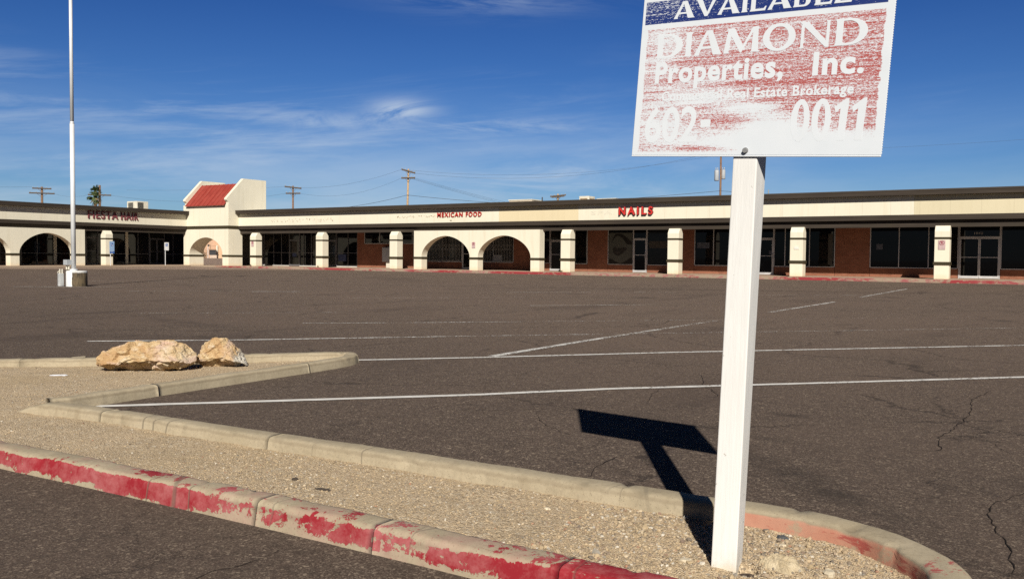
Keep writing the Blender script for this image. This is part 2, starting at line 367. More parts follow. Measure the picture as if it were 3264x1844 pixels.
mb = MB(); mb.add([(-1500, -1500, 0), (1500, -1500, 0), (1500, 1500, 0), (-1500, 1500, 0)], [(0, 1, 2, 3)])
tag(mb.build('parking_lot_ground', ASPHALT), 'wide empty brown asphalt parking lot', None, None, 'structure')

def paint_mat():
    m = Mat('worn_white_paint', 0.8, 0.25)
    n = m.noise(26, 5, 0.75); w = m.noise(2.2, 3, 0.6)
    mask = m.rng(m.math('ADD', n, m.math('MULTIPLY', w, 0.35)), 0.54, 0.66)
    at = m.N.new('ShaderNodeAttribute'); at.attribute_name = 'wear'
    mask = m.math('GREATER_THAN', m.math('ADD', m.math('MULTIPLY', n, 0.75), m.math('MULTIPLY', w, 0.25)), at.outputs['Fac'])
    m.base(m.mix(m.rng(m.noise(9, 4), 0.35, 0.7), (0.62, 0.60, 0.56), (0.72, 0.70, 0.67)))
    tr = m.N.new('ShaderNodeBsdfTransparent'); mx = m.N.new('ShaderNodeMixShader'); out = m.N['Material Output']
    m.L.new(mask, mx.inputs[0]); m.L.new(tr.outputs[0], mx.inputs[1]); m.L.new(m.b.outputs[0], mx.inputs[2]); m.L.new(mx.outputs[0], out.inputs['Surface'])
    return m.m
PAINT = paint_mat()
random.seed(4)
def stripe(pts, w, wear0, wear1):
    P = [Vector((*p, 0.004)) for p in pts]; fine = [P[0]]
    for a, b in zip(P, P[1:]):
        n = max(1, int((b - a).length / 0.12))
        for i in range(1, n + 1):
            t = i / n; fine.append(a.lerp(b, t))
    vs = []; fs = []; wr = []
    for i, p in enumerate(fine):
        t = (fine[min(i + 1, len(fine) - 1)] - fine[max(i - 1, 0)]).normalized(); nrm = Vector((-t.y, t.x, 0))
        j0, j1 = random.uniform(-.006, .006), random.uniform(-.006, .006)
        vs += [p + nrm * (w / 2 + j0), p - nrm * (w / 2 + j1)]; q = wear0 + (wear1 - wear0) * i / len(fine); wr += [q, q]
        if i: fs.append((2 * i - 2, 2 * i - 1, 2 * i + 1, 2 * i))
    b = MB(); b.add(vs, fs); o = b.build('parking_stripe', PAINT)
    at = o.data.attributes.new('wear', 'FLOAT', 'POINT'); at.data.foreach_set('value', wr)
    tag(o, None, None, None, 'structure'); return o
stripe([(-5.95, 3.70), (-4.09, 5.70)], .085, .30, .40); stripe([(-4.09, 5.70), (-3.27, 6.73), (-1.84, 8.22), (1.6, 11.9)], .085, .42, .44)
stripe([(-6.40, 6.93), (-5.42, 8.02), (-4.01, 9.72), (-.63, 13.39), (3, 17.3)], .085, .42, .50)
stripe([(-5.47, 8.1), (-5.50, 11.0), (-5.46, 15.2)], .10, .47, .55)
stripe([(-5.44, 18.3), (-5.42, 23.9)], .10, .52, .47); stripe([(-5.5, 27.5), (-5.7, 37)], .11, .52, .50)
stripe([(-10.42, 6.42), (-9.01, 7.78), (-7.12, 9.95)], .085, .44, .50); stripe([(-7.12, 9.95), (-3.6, 13.8), (-.8, 16.9), (3, 21)], .085, .54, .58)
stripe([(-10.57, 10.2), (-9.36, 11.3), (-5.6, 15.3), (0, 21.5)], .085, .51, .64)
stripe([(-10.5, 17.1), (-8.5, 19.4)], .085, .50, .53); stripe([(-14.6, 10.0), (-12.0, 12.6)], .085, .55, .56)
stripe([(-28.9, 15.3), (-26.4, 17.6)], .10, .46, .52); stripe([(-23.5, 15.6), (-19.7, 19.2)], .10, .53, .54); stripe([(-20.7, 17.95), (-19.7, 18.9)], .10, .48, .50)
stripe([(-33, 20), (-28.5, 24.2)], .10, .52, .56); stripe([(-15, 23), (-11, 27)], .10, .51, .55); stripe([(-9, 26), (-5.7, 29.2)], .10, .54, .56); stripe([(-16, 17), (-12.5, 20.5)], .10, .54, .57)

def smoothline(pts, step=0.06):
    P = [Vector((*p, 0)) for p in pts]; out = []
    for i in range(len(P) - 1):
        p0, p1, p2, p3 = P[max(i - 1, 0)], P[i], P[i + 1], P[min(i + 2, len(P) - 1)]
        n = max(2, int((p2 - p1).length / step))
        for j in range(n):
            t = j / n
            out.append(0.5 * ((2 * p1) + (p2 - p0) * t + (2 * p0 - 5 * p1 + 4 * p2 - p3) * t * t + (3 * p1 - p0 - 3 * p2 + p3) * t ** 3))
    out.append(P[-1]); return out
CRACK = flat('open_crack_dirt', (.024, .019, .016), .95, .1)
def crack(pts, w):
    P = smoothline(pts, .045); r_ = random.Random(int(abs(pts[0][0]) * 1000)); vs = []; fs = []; ph = r_.uniform(0, 50)
    for i, p in enumerate(P):
        t = (P[min(i + 1, len(P) - 1)] - P[max(i - 1, 0)]).normalized(); nr = Vector((-t.y, t.x, 0)); taper = min(1, (i + .4) / 6, (len(P) - i - .6) / 6)
        q = p + nr * (.024 * noise.noise((i * .41, ph, 0)) + .020 * noise.noise((i * 1.37, ph, 5))); hw = w * .62 * taper * (.35 + .65 * abs(noise.noise((i * .5, ph, 9))) * 2)
        vs += [(q + nr * hw)[:2] + (.0035,), (q - nr * hw)[:2] + (.0035,)]
        if i: fs.append((2 * i - 2, 2 * i - 1, 2 * i + 1, 2 * i))
    b = MB(); b.add(vs, fs); tag(b.build('pavement_crack', CRACK), None, None, None, 'structure')
for pts_, w_ in (([(-.62, 8.6), (-.707, 7.83), (-.66, 7.1), (-.689, 6.43), (-.72, 6.0), (-.67, 5.67), (-.80, 5.57), (-1.02, 5.55)], .0065), ([(-.70, 6.2), (-.478, 6.1), (-.32, 5.8), (-.1, 5.72)], .004), ([(-.05, 5.0), (-.208, 4.82), (-.323, 4.49), (-.293, 4.19), (-.209, 3.87), (-.171, 3.5)], .006), ([(-.32, 4.48), (-.48, 4.49), (-.87, 4.60)], .0035),
    ([(-3.9, 5.05), (-3.482, 5.29), (-3.315, 5.46), (-3.1, 5.62)], .005), ([(-3.25, 5.4), (-3.053, 5.116), (-2.725, 4.84), (-2.5, 4.8)], .004), ([(-2.10, 4.62), (-2.13, 4.4), (-2.133, 4.164), (-2.065, 3.95), (-2.02, 3.72)], .005), ([(-3.1, 8.1), (-2.965, 7.888), (-2.743, 7.326), (-2.50, 7.0), (-2.404, 6.692)], .006), ([(-2.988, 7.0), (-2.892, 6.59), (-2.741, 6.154)], .004),
    ([(-2.53, 1.6), (-2.515, 1.915), (-2.492, 2.05), (-2.485, 2.19), (-2.50, 2.31)], .006), ([(-1.5, 9.5), (-.2, 10.4), (.6, 10.2), (1.8, 11.2)], .007), ([(-6.6, 12), (-5.9, 13.6), (-6.1, 15), (-5.2, 16.8)], .009), ([(-12, 12), (-10.8, 12.9), (-9.0, 12.7), (-7.6, 14)], .010), ([(-18, 20), (-15, 21.5), (-12.6, 21.2), (-9, 23)], .014), ([(-3.0, 21), (-1.2, 22.2), (.5, 22)], .012)):
    crack(pts_, w_)
# ------------------------------------------------------------------ island: kerbs and gravel
KT = 0.087; GZ = 0.014
def kerb_mat(name, paint):
    m = Mat(name, 0.88, 0.25)
    n = m.noise(3.0, 6, 0.65); f = m.noise(40, 4, 0.7); st = m.noise(7.0, 5, 0.7, m.scale((1, 1, 0.25)))
    col = m.mix(m.rng(n, 0.3, 0.7), (0.335, 0.28, 0.19), (0.43, 0.365, 0.26))
    col = m.mix(m.rng(f, 0.45, 0.75, 0, 0.5), col, (0.235, 0.19, 0.13))
    col = m.mix(m.rng(st, 0.55, 0.75, 0, 0.5), col, (0.215, 0.165, 0.105))
    pit = m.voro(70, 'F1', 'Distance'); col = m.mix(m.rng(pit, 0.10, 0.22, 0.55, 0), col, (0.15, 0.115, 0.075))
    zc = m.sepxyz()[2]; lip = m.math('MULTIPLY', m.rng(m.math('MULTIPLY_ADD', m.noise(4.5, 5, .65), .03, zc), .066, .075), m.rng(m.math('MULTIPLY_ADD', m.noise(4.5, 5, .65), .03, zc), .094, .084)); col = m.mix(m.math('MULTIPLY', lip, .4), col, (0.17, 0.13, 0.085))
    nz = m.sepxyz(m.geo('Normal'))[2]; side = m.rng(nz, 0.45, 0.8, 1, 0)
    xyz = m.sepxyz()
    # hairline cracks across the kerb
    cr = m.voro(1.0, 'DISTANCE_TO_EDGE', 'Distance', m.scale((2.3, 0.5, 0.35)))
    hair = m.math('MULTIPLY', m.rng(cr, 0.004, 0.012, 1, 0), m.rng(m.noise(1.3, 2), 0.5, 0.6))
    h = m.math('ADD', m.math('MULTIPLY', f, 0.5), m.math('MULTIPLY', n, 0.8))
    kz = 0.10
    if paint == 'red':
        wide = m.noise(5.5, 7, 0.72, m.scale((0.8, 0.8, 2.0)), 0.3); tiny = m.noise(34, 4, 0.65); blob = m.noise(1.25, 3, 0.5)
        # more paint to the left and at the right-hand end, little on the bare strip near the ground
        lft = m.rng(xyz[0], -3.5, -3.0, 0.13, 0.0); rgt = m.rng(xyz[0], -1.95, -1.35, 0.0, 0.15)
        amt = m.math('ADD', m.math('MULTIPLY_ADD', m.rng(blob, 0.3, 0.7), 0.20, -0.10), m.math('ADD', m.math('MULTIPLY', lft, side), rgt))
        amt = m.math('ADD', amt, m.math('MULTIPLY', side, 0.17))
        amt = m.math('SUBTRACT', amt, m.rng(xyz[2], 0.030, 0.006, 0, 0.22))
        edge_ = m.math('MULTIPLY', m.rng(xyz[2], kz - .030, kz - .016), m.rng(xyz[2], kz - .003, kz - .009)); amt = m.math('SUBTRACT', amt, m.math('MULTIPLY', edge_, .10))
        mid_ = m.noise(13, 7, 0.74, m.scale((1.0, 1.0, 0.75)), 0.6)
        mixn = m.math('ADD', m.math('MULTIPLY', wide, 0.45), m.math('ADD', m.math('MULTIPLY', mid_, 0.40), m.math('MULTIPLY', tiny, 0.15)))
        score = m.math('ADD', m.math('MULTIPLY_ADD', m.math('SUBTRACT', mixn, 0.5), 2.1, 0.5), amt)
        chip_ = m.rng(m.noise(26, 6, 0.75, m.scale((1, 1, .7)), .6), 0.58, 0.66); score = m.math('SUBTRACT', score, m.math('MULTIPLY', chip_, 0.16))
        msk = m.rng(score, 0.600, 0.615); wash = m.math('MULTIPLY', m.rng(m.noise(4.0, 6, .7), .42, .62), .34); col = m.mix(wash, col, (0.42, 0.20, 0.185))
        rub = m.rng(m.math('MULTIPLY_ADD', m.noise(3.0, 3, .5), .5, m.math('MULTIPLY', m.noise(18, 5, 0.75), .5)), 0.42, 0.62)
        red = m.mix(rub, (0.27, 0.016, 0.024), (0.40, 0.125, 0.125))
        red = m.mix(m.rng(tiny, 0.55, 0.75, 0, 0.35), red, (0.34, 0.12, 0.105))
        col = m.mix(msk, col, red); h = m.math('ADD', h, m.math('MULTIPLY', msk, 0.7))
    if paint == 'faded':
        wide = m.noise(9, 6, 0.7, m.scale((0.6, 0.6, 2.2)), 0.3)
        line = m.rng(m.math('MULTIPLY_ADD', wide, 0.05, xyz[2]), 0.098, 0.088)
        tone = m.mix(m.rng(m.noise(2.6, 5, 0.6), 0.3, 0.7), (0.42, 0.165, 0.11), (0.47, 0.27, 0.19))
        tone = m.mix(m.rng(wide, 0.54, 0.60, 0, 0.8), tone, (0.30, 0.03, 0.03)); tone = m.mix(m.rng(m.noise(6, 6, .7), .56, .62, 0, .75), tone, (0.33, 0.27, 0.185))
        inner = m.math('MULTIPLY', side, line)
        top = m.math('MULTIPLY', m.rng(m.noise(4.2, 6, 0.75), 0.60, 0.63), m.rng(nz, 0.6, 0.9))
        col = m.mix(m.math('MULTIPLY', inner, 0.92), col, tone); col = m.mix(m.math('MULTIPLY', top, 0.85), col, (0.36, 0.06, 0.065))
    if paint == 'store':
        big = m.noise(0.35, 3, 0.5, m.scale((1, 0.2, 0.2))); w = m.noise(3.0, 6, 0.7, m.scale((1, 1, 2)))
        msk = m.rng(m.math('ADD', m.math('MULTIPLY', w, 0.6), m.math('MULTIPLY', big, 0.4)), 0.46, 0.53)
        gate = m.rng(xyz[0], -60.4, -58.6)
        col = m.mix(0.5, col, (0.36, 0.25, 0.19))
        col = m.mix(m.math('MULTIPLY', m.math('MULTIPLY', msk, gate), 0.92), col, m.mix(m.rng(big, 0.42, 0.58), (0.36, 0.14, 0.14), (0.30, 0.022, 0.034)))
    col = m.mix(m.math('MULTIPLY', hair, 0.6), col, (0.14, 0.115, 0.085))
    m.base(col); m.bump(m.math('SUBTRACT', h, m.math('MULTIPLY', hair, 1.5)), 0.4, 0.006)
    return m.m
KERB = kerb_mat('bare_concrete_kerb', None); KERB_RED = kerb_mat('peeling_red_kerb', 'red'); KERB_FADE = kerb_mat('faded_orange_kerb', 'faded')
KERB_STORE = kerb_mat('storefront_kerb_paint', 'store')
def kerb(name, outer, inside, mat, label, joints=(), kt=KT, width=0.15, step=0.028, sink=0.0):
    """sweep a rounded kerb section along the outer edge; inside = +1 when the island lies to the left of the walking direction"""
    L = smoothline(outer, step)
    arc = [0]
    for a, b in zip(L, L[1:]): arc.append(arc[-1] + (b - a).length)
    prof = [(-0.012, -0.06), (-0.004, 0.012), (0.006, kt - 0.028), (0.010, kt - 0.013), (0.020, kt - 0.004), (0.036, kt), (width - 0.042, kt - 0.001), (width - 0.020, kt - 0.005), (width - 0.008, kt - 0.014), (width - 0.003, kt - 0.032), (width + 0.004, 0.0), (width + 0.008, -0.06)]
    n = len(prof); rings = []
    for i, p in enumerate(L):
        t = (L[min(i + 1, len(L) - 1)] - L[max(i - 1, 0)]).normalized(); nr = Vector((-t.y, t.x, 0)) * inside
        ring = []
        low = kt * 0.95 * max(0.0, 1 - arc[i] / sink) ** 1.6 if sink else 0.0
        for d, z in prof:
            q = p + nr * d; j = noise.noise((q.x * 5, q.y * 5, z * 5)) * 0.005 + noise.noise((q.x * 23, q.y * 23, z * 23)) * 0.002
            ch = max(0.0, noise.noise((q.x * 11, q.y * 11, z * 8)) - .38) * .05 if z > kt - .035 else 0.0; ring.append(Vector((q.x, q.y, z + ((j - ch) if z > 0 else 0))) + nr * (j + (ch if d < width / 2 else -ch)))
        rings.append((arc[i], [v - Vector((0, 0, low)) for v in ring], t))
    mb = MB(); js = sorted(joints); seg = []
    def flush(seg):
        if len(seg) < 2: return
        vs = [p for r in seg for p in r]; fs = []
        for i in range(len(seg) - 1):
            for j in range(n - 1):
                q = (i * n + j, i * n + j + 1, (i + 1) * n + j + 1, (i + 1) * n + j)
                fs.append(q if inside < 0 else q[::-1])
        fs.append(tuple(range(n))); fs.append(tuple((len(seg) - 1) * n + j for j in range(n))[::-1])
        mb.add(vs, fs)
    k = 0
    for a, r, t in rings:
        if k < len(js) and a > js[k]:
            seg.append([p - t * 0.0009 for p in r]); flush(seg); k += 1; seg = [[p + t * 0.0009 for p in r]]
        else: seg.append(r)
    flush(seg)
    o = mb.build(name, mat, None, True); tag(o, label, None, None, 'structure'); return o
K_A = [(-13.5, -0.6), (-8.72, 4.46), (-8.12, 5.08), (-7.24, 6.12), (-6.72, 6.74), (-6.56, 6.90), (-6.40, 6.93), (-6.24, 6.80)]
K_RET = [(-6.24, 6.80), (-6.12, 6.52), (-6.06, 5.95), (-6.00, 4.50), (-5.95, 3.72), (-5.93, 3.52), (-5.96, 3.40)]
K_B = [(-6.16, 3.37), (-5.95, 3.42), (-5.6, 3.475), (-5.2, 3.50), (-4.6, 3.52), (-3.0, 3.60), (-1.85, 3.645), (-1.22, 3.67)]
K_P = [(-1.21, 3.67), (-1.09, 3.68), (-0.90, 3.67), (-0.68, 3.615), (-0.52, 3.53), (-0.37, 3.385), (-0.285, 3.25), (-0.245, 3.10), (-0.25, 2.95), (-0.33, 2.74), (-0.50, 2.58), (-0.75, 2.49)]
K_C = [(-0.75, 2.49), (-1.4, 2.465), (-2.5, 2.45), (-3.14, 2.435), (-3.66, 2.415), (-4.64, 2.37), (-7.0, 2.22), (-11.0, 1.9)]
kerb('kerb', K_A, -1, KERB, 'weathered concrete kerb along the far side of the gravel island', (4.2, 7.1, 9.1))
kerb('kerb', K_RET, -1, KERB, 'weathered concrete kerb running back from the island nose beside the boulders', (0.9, 2.55))
kerb('kerb', K_B, -1, KERB, 'long bare concrete kerb between the gravel island and the parking stalls', (0.85, 2.35), KT - 0.003, sink=0.30)
kerb('kerb', K_P, -1, KERB_FADE, 'curved kerb with faded orange red inner face beside the sign post', ())
kerb('kerb', K_C, -1, KERB_RED, 'peeling red painted kerb across the foreground', (0.62, 1.42, 2.05, 4.0), 0.10)
# polygon of the gravel, from the kerb centre lines
def inset(pts, d):
    L = smoothline(pts, 0.08); out = []
    for i, p in enumerate(L):
        t = (L[min(i + 1, len(L) - 1)] - L[max(i - 1, 0)]).normalized(); nr = Vector((t.y, -t.x, 0)); out.append((p.x + nr.x * d, p.y + nr.y * d))
    return out
def island_poly(d): return inset(K_A, d)[:-3] + inset(K_RET, d)[3:] + inset(K_B, d) + inset(K_P, d) + inset(K_C, d)
def inside_poly(px, py, poly):
    P = np.array(poly); n = len(P); res = np.zeros(px.shape, bool)
    for i in range(n):
        x1, y1 = P[i]; x2, y2 = P[(i + 1) % n]
        c = (y1 > py) != (y2 > py)
        with np.errstate(divide='ignore', invalid='ignore'):
            xi = (x2 - x1) * (py - y1) / (y2 - y1 + 1e-12) + x1
        res ^= c & (px < xi)
    return res
POST = (-1.03, 3.02)
def ground_h(x, y):
    h = GZ + 0.008 * noise.noise((x * 1.7, y * 1.7, 3.0)) + 0.006 * noise.noise((x * 6, y * 6, 9.0)) + 0.003 * noise.noise((x * 21, y * 21, 1.0))
    d = math.hypot(x - (-0.865), y - 3.075); h += 0.026 * math.exp(-(d / 0.11) ** 2) * (1 + 0.5 * noise.noise((x * 16, y * 16, 0)))
    d = math.hypot((x - (-0.952)) / 1.0, (y - 3.00) / 1.25); h -= 0.075 * math.exp(-(d / 0.032) ** 4)
    d = math.hypot(x - (-0.70), y - 3.10); h += 0.016 * math.exp(-(d / 0.07) ** 2)
    d = math.hypot(x - (-0.45), y - 2.95); h += 0.018 * math.exp(-(d / 0.10) ** 2)
    d = math.hypot(x - (-1.15), y - 2.93); h += 0.012 * math.exp(-(d / 0.07) ** 2)
    if x > -1.3: h += 0.006 * noise.noise((x * 30, y * 30, 2.0))
    return h
def gravel_mat():
    m = Mat('decomposed_granite', 0.95, 0.15)
    v = m.voro(130, 'F1', 'Color'); a = m.sepxyz(v)[0]; b = m.sepxyz(v)[1]
    v2 = m.sepxyz(m.voro(60, 'F1', 'Color'))[0]
    col = m.ramp(a, [(0.0, (0.32, 0.24, 0.155)), (0.35, (0.455, 0.35, 0.23)), (0.7, (0.56, 0.44, 0.295)), (1.0, (0.67, 0.55, 0.39))])
    col = m.mix(m.rng(b, 0.93, 0.96, 0, 0.7), col, (0.11, 0.09, 0.075))
    col = m.mix(m.rng(v2, 0.9, 0.93, 0, 0.5), col, (0.68, 0.60, 0.47))
    col = m.mix(m.rng(m.noise(2.4, 5, 0.6), 0.42, 0.65, 0, 0.5), col, (0.56, 0.43, 0.28))
    col = m.mix(m.rng(m.noise(1.1, 3, 0.5), 0.45, 0.7, 0, 0.3), col, (0.45, 0.335, 0.19))
    m.base(col); m.bump(m.math('ADD', m.math('MULTIPLY', m.voro(130, 'F1', 'Distance'), -1.0), m.noise(60, 4, 0.7)), 0.8, 0.008)
    return m.m
GRAVEL = gravel_mat()
POLY = island_poly(0.075)
def gravel_grid(name, x0, x1, y0, y1, c, mask=None):
    nx, ny = int(round((x1 - x0) / c)), int(round((y1 - y0) / c))
    cx, cy = np.meshgrid(x0 + (np.arange(nx) + .5) * c, y0 + (np.arange(ny) + .5) * c, indexing='ij')
    ok = inside_poly(cx, cy, POLY)
    ids = {}; vs = []; fs = []
    def vid(i, j):
        k = (i, j)
        if k not in ids:
            ids[k] = len(vs); x, y = x0 + i * c, y0 + j * c; vs.append((x, y, ground_h(x, y)))
        return ids[k]
    for i, j in zip(*np.nonzero(ok)): fs.append((vid(i, j), vid(i + 1, j), vid(i + 1, j + 1), vid(i, j + 1)))
    b = MB(); b.add(vs, fs); return b.build(name, GRAVEL, None, True)
tag(gravel_grid('gravel_ground', -13.02, -1.5, -0.6, 7.0, 0.04), 'tan decomposed granite inside the kerbed island', None, None, 'structure')
tag(gravel_grid('gravel_ground', -1.5, -0.1, 2.3, 3.8, 0.012), 'coarser pebbly gravel around the sign post', None, None, 'structure')
# loose pebbles: too many to count, one object
def pebble_mat():
    m = Mat('mixed_pebbles', 0.85, 0.25); r = m.geo('Random Per Island')
    col = m.ramp(r, [(0.0, (0.36, 0.275, 0.165)), (0.26, (0.48, 0.37, 0.235)), (0.44, (0.30, 0.22, 0.14)), (0.58, (0.55, 0.455, 0.32)), (0.70, (0.24, 0.175, 0.125)), (0.84, (0.15, 0.13, 0.11)), (0.93, (0.66, 0.61, 0.52)), (0.97, (0.09, 0.085, 0.08)), (1.0, (0.40, 0.2, 0.12))])
    m.base(m.mix(m.rng(m.noise(120, 3), 0.3, 0.7, 0, 0.35), col, (0.45, 0.36, 0.25))); return m.m
PEBBLE = pebble_mat()
rs = np.random.RandomState(11)
PG = (1 + 5 ** .5) / 2
ICO_V = np.array([(-1, PG, 0), (1, PG, 0), (-1, -PG, 0), (1, -PG, 0), (0, -1, PG), (0, 1, PG), (0, -1, -PG), (0, 1, -PG), (PG, 0, -1), (PG, 0, 1), (-PG, 0, -1), (-PG, 0, 1)]) / math.hypot(1, PG)
ICO_F = np.array([(0, 11, 5), (0, 5, 1), (0, 1, 7), (0, 7, 10), (0, 10, 11), (1, 5, 9), (5, 11, 4), (11, 10, 2), (10, 7, 6), (7, 1, 8), (3, 9, 4), (3, 4, 2), (3, 2, 6), (3, 6, 8), (3, 8, 9), (4, 9, 5), (2, 4, 11), (6, 2, 10), (8, 6, 7), (9, 8, 1)])
INNER = island_poly(0.165)
def scatter(n, x0, x1, y0, y1, smin, smax, pw):
    x = rs.uniform(x0, x1, n); y = rs.uniform(y0, y1, n); ok = inside_poly(x, y, INNER); ok &= np.hypot(x - POST[0], y - POST[1]) > 0.07
    x, y = x[ok], y[ok]; s = smin + (smax - smin) * rs.rand(len(x)) ** pw
    return np.stack([x, y, s], 1)
S = np.concatenate([scatter(19000, -1.75, -0.2, 2.4, 3.7, .0024, .0085, 4.0), scatter(8500, -4.0, -1.7, 2.4, 3.7, .0025, .007, 3.5), scatter(260, -1.6, -0.2, 2.4, 3.7, .007, .016, 2.0), scatter(5000, -7.5, -4.0, 2.2, 6.6, .003, .008, 4), scatter(900, -12, -6.5, 0.5, 6.6, .004, .010, 3)])
n = len(S); V = np.repeat(ICO_V[None], n, 0) * (1 + rs.uniform(-.28, .28, (n, 12, 1)))
V *= rs.uniform(.6, 1.25, (n, 1, 3)) * np.array([1, 1, .75]); an = rs.uniform(0, 6.28, n); ca, sa = np.cos(an)[:, None], np.sin(an)[:, None]
V = np.stack([V[..., 0] * ca - V[..., 1] * sa, V[..., 0] * sa + V[..., 1] * ca, V[..., 2]], -1) * S[:, 2][:, None, None]
gz = np.array([ground_h(a, b) for a, b in S[:, :2]])
V += np.stack([S[:, 0], S[:, 1], gz + S[:, 2] * .25], -1)[:, None, :]
F = (ICO_F[None] + (np.arange(n) * 12)[:, None, None]).reshape(-1, 3)
me = bpy.data.meshes.new('gravel_pebbles'); me.from_pydata(V.reshape(-1, 3).tolist(), [], F.tolist()); me.materials.append(PEBBLE)
o = bpy.data.objects.new('gravel_pebbles', me); COL.objects.link(o); tag(o, 'loose mixed pebbles scattered over the island', None, None, 'stuff')

# ------------------------------------------------------------------ boulders
def boulder_mat(name, greys):
    m = Mat(name, 0.9, 0.2)
    n = m.noise(3.6, 6, 0.65, dist=0.6); n2 = m.noise(9, 6, 0.7); n3 = m.noise(2.2, 5, 0.6, m.scale((1, 1, 2.5)), 0.8); f = m.noise(45, 5, 0.7)
    col = m.ramp(n, [(0.28, (0.36, 0.20, 0.095)), (0.42, (0.48, 0.32, 0.165)), (0.54, (0.55, 0.41, 0.235)), (0.66, (0.62, 0.53, 0.385))])
    col = m.mix(m.rng(n3, 0.47, 0.57, 0, 0.8), col, (0.56, 0.405, 0.325))
    col = m.mix(m.rng(n2, 0.55, 0.66, 0, 0.65), col, (0.64, 0.56, 0.45))
    col = m.mix(m.rng(f, 0.55, 0.72, 0, 0.6), col, (0.22, 0.125, 0.055))
    if greys: col = m.mix(m.rng(m.math('MULTIPLY_ADD', n2, 0.12, m.sepxyz()[0]), 0.185, 0.215), col, m.mix(m.rng(n2, .4, .6), (0.40, 0.36, 0.30), (0.62, 0.58, 0.5)))
    m.base(col); m.bump(m.math('ADD', m.math('MULTIPLY', n2, 1.0), m.math('MULTIPLY', f, 0.7)), 0.65, 0.03); return m.m
import bmesh
def boulder(name, loc, rz, L, D, Hh, prof, seed, mat, label, cuts):
    bm = bmesh.new(); bmesh.ops.create_icosphere(bm, subdivisions=6, radius=1.0)
    px = [p[0] for p in prof]; pz = [p[1] for p in prof]
    for v in bm.verts:
        x, y, z = v.co
        f = lambda t, e: math.copysign(abs(t) ** e, t)
        x, y, z = f(x, 0.72), f(y, 0.72), f(z, 0.62)
        p = Vector((x, y, z))
        for nx, ny, nz, d in cuts:
            nn = Vector((nx, ny, nz)).normalized(); e = p.dot(nn) - d
            if e > 0: p -= nn * e * 0.88
        u = (p.x + 1) / 2
        top = float(np.interp(u, px, pz))
        zz = (p.z + 1) / 2
        X = p.x * L / 2; Y = p.y * D / 2 * (0.80 + 0.30 * zz if zz < 0.35 else 1.0 - 0.22 * max(0, zz - 0.5)); Z = zz * Hh * top - 0.015
        q = Vector((X, Y, Z)) + Vector((seed, seed * .7, 0))
        n1 = noise.fractal(q * 5.0, 0.9, 2.1, 5); n2 = noise.ridged_multi_fractal(q * 6.0, 0.9, 2.2, 5, 1.0, 2.0)
        dist, pts_ = noise.voronoi(q * Vector((9.5, 9.5, 13.0)).x * 1.0)
        facet = noise.cell(Vector(pts_[0]) * 3.7) - .5                 # each cell steps in or out, like a broken face
        dist2, pts2 = noise.voronoi(q * 26.0); facet2 = noise.cell(Vector(pts2[0]) * 5.1) - .5
        d = Vector((x / L, y / D, z / Hh)).normalized()
        edge = max(0.0, 1 - (dist[1] - dist[0]) * 6)
        und = max(0.0, 1 - abs(zz - .17) / .13) * (0.5 + 0.5 * noise.noise(q * 7)) if Y < .02 else 0.0      # undercut ledge near the ground
        co = Vector((X, Y, Z)) + d * (0.020 * n1 + 0.012 * (n2 - 1.2) + 0.020 * facet + 0.006 * facet2 - 0.006 * edge - 0.035 * und)
        v.co = co
    me = bpy.data.meshes.new(name); bm.to_mesh(me); bm.free(); me.materials.append(mat)
    o = bpy.data.objects.new(name, me); COL.objects.link(o); o.location = loc; o.rotation_euler = (0, 0, rz)
    me.polygons.foreach_set('use_smooth', [False] * len(me.polygons))
    tag(o, label, 'boulder', 'boulders on the gravel island'); return o
boulder('boulder', (-7.32, 5.10, GZ), rad(36), 0.90, 0.42, 0.285, [(0, .80), (.05, .86), (.12, .88), (.25, .96), (.37, 1.06), (.6, 1.08), (.86, 1.06), (.93, 1.02), (1, .85)], 3.1, boulder_mat('ochre_pink_rock', False), 'long low ochre and pink boulder lying on the gravel island', [(-.4, -.8, .45, .86), (.35, -.8, .5, .78), (.9, -.3, .3, .82), (-.9, -.1, .5, 1.0), (0, -.6, -.8, .85), (0, 0, 1, .86)])
boulder('boulder', (-7.01, 5.70, GZ), rad(42), 0.50, 0.36, 0.262, [(0, .62), (.1, .98), (.35, 1.16), (.6, 1.12), (.72, 1.02), (.80, .84), (.88, .66), (1, .34)], 8.4, boulder_mat('ochre_grey_rock', True), 'shorter rounded ochre boulder with a grey broken right side', [(-.7, -.5, .5, .78), (.55, -.55, .6, .72), (.9, -.1, .4, .75), (0, -.6, -.8, .8), (-.2, -.9, .3, .75)])

# ------------------------------------------------------------------ small litter on the ground
def chip(name, x, y, s, h, rz, mat, label, cat, seed=0, z=None):
    r = random.Random(seed); k = 9; vs = []; fs = []
    for lay, (q, zz) in enumerate(((1.0, 0), (1.05, h * .6), (.8, h))):
        for i in range(k):
            a = 2 * math.pi * i / k; rr = q * r.uniform(.8, 1.15)
            px, py = math.cos(a) * s[0] * rr, math.sin(a) * s[1] * rr
            vs.append((px, py, zz * r.uniform(.8, 1.1)))
    for l in range(2):
        for i in range(k): fs.append((l * k + i, l * k + (i + 1) % k, (l + 1) * k + (i + 1) % k, (l + 1) * k + i))
    fs.append(tuple(range(2 * k, 3 * k)))
    b = MB(); b.add(vs, fs); o = b.build(name, mat); o.location = (x, y, (ground_h(x, y) - .003) if z is None else z); o.rotation_euler = (0, 0, rz)
    return tag(o, label, cat)
BLACKSTONE = flat('dark_slate', (0.07, 0.075, 0.08), 0.7); BARK = flat('dark_bark', (0.055, 0.043, 0.034), 0.9); PAPER = flat('litter_paper', (0.66, 0.68, 0.74), 0.7)
STONE = flat('pale_stone', (0.58, 0.50, 0.37), 0.9, 0.2, 0, 0.2, 30)
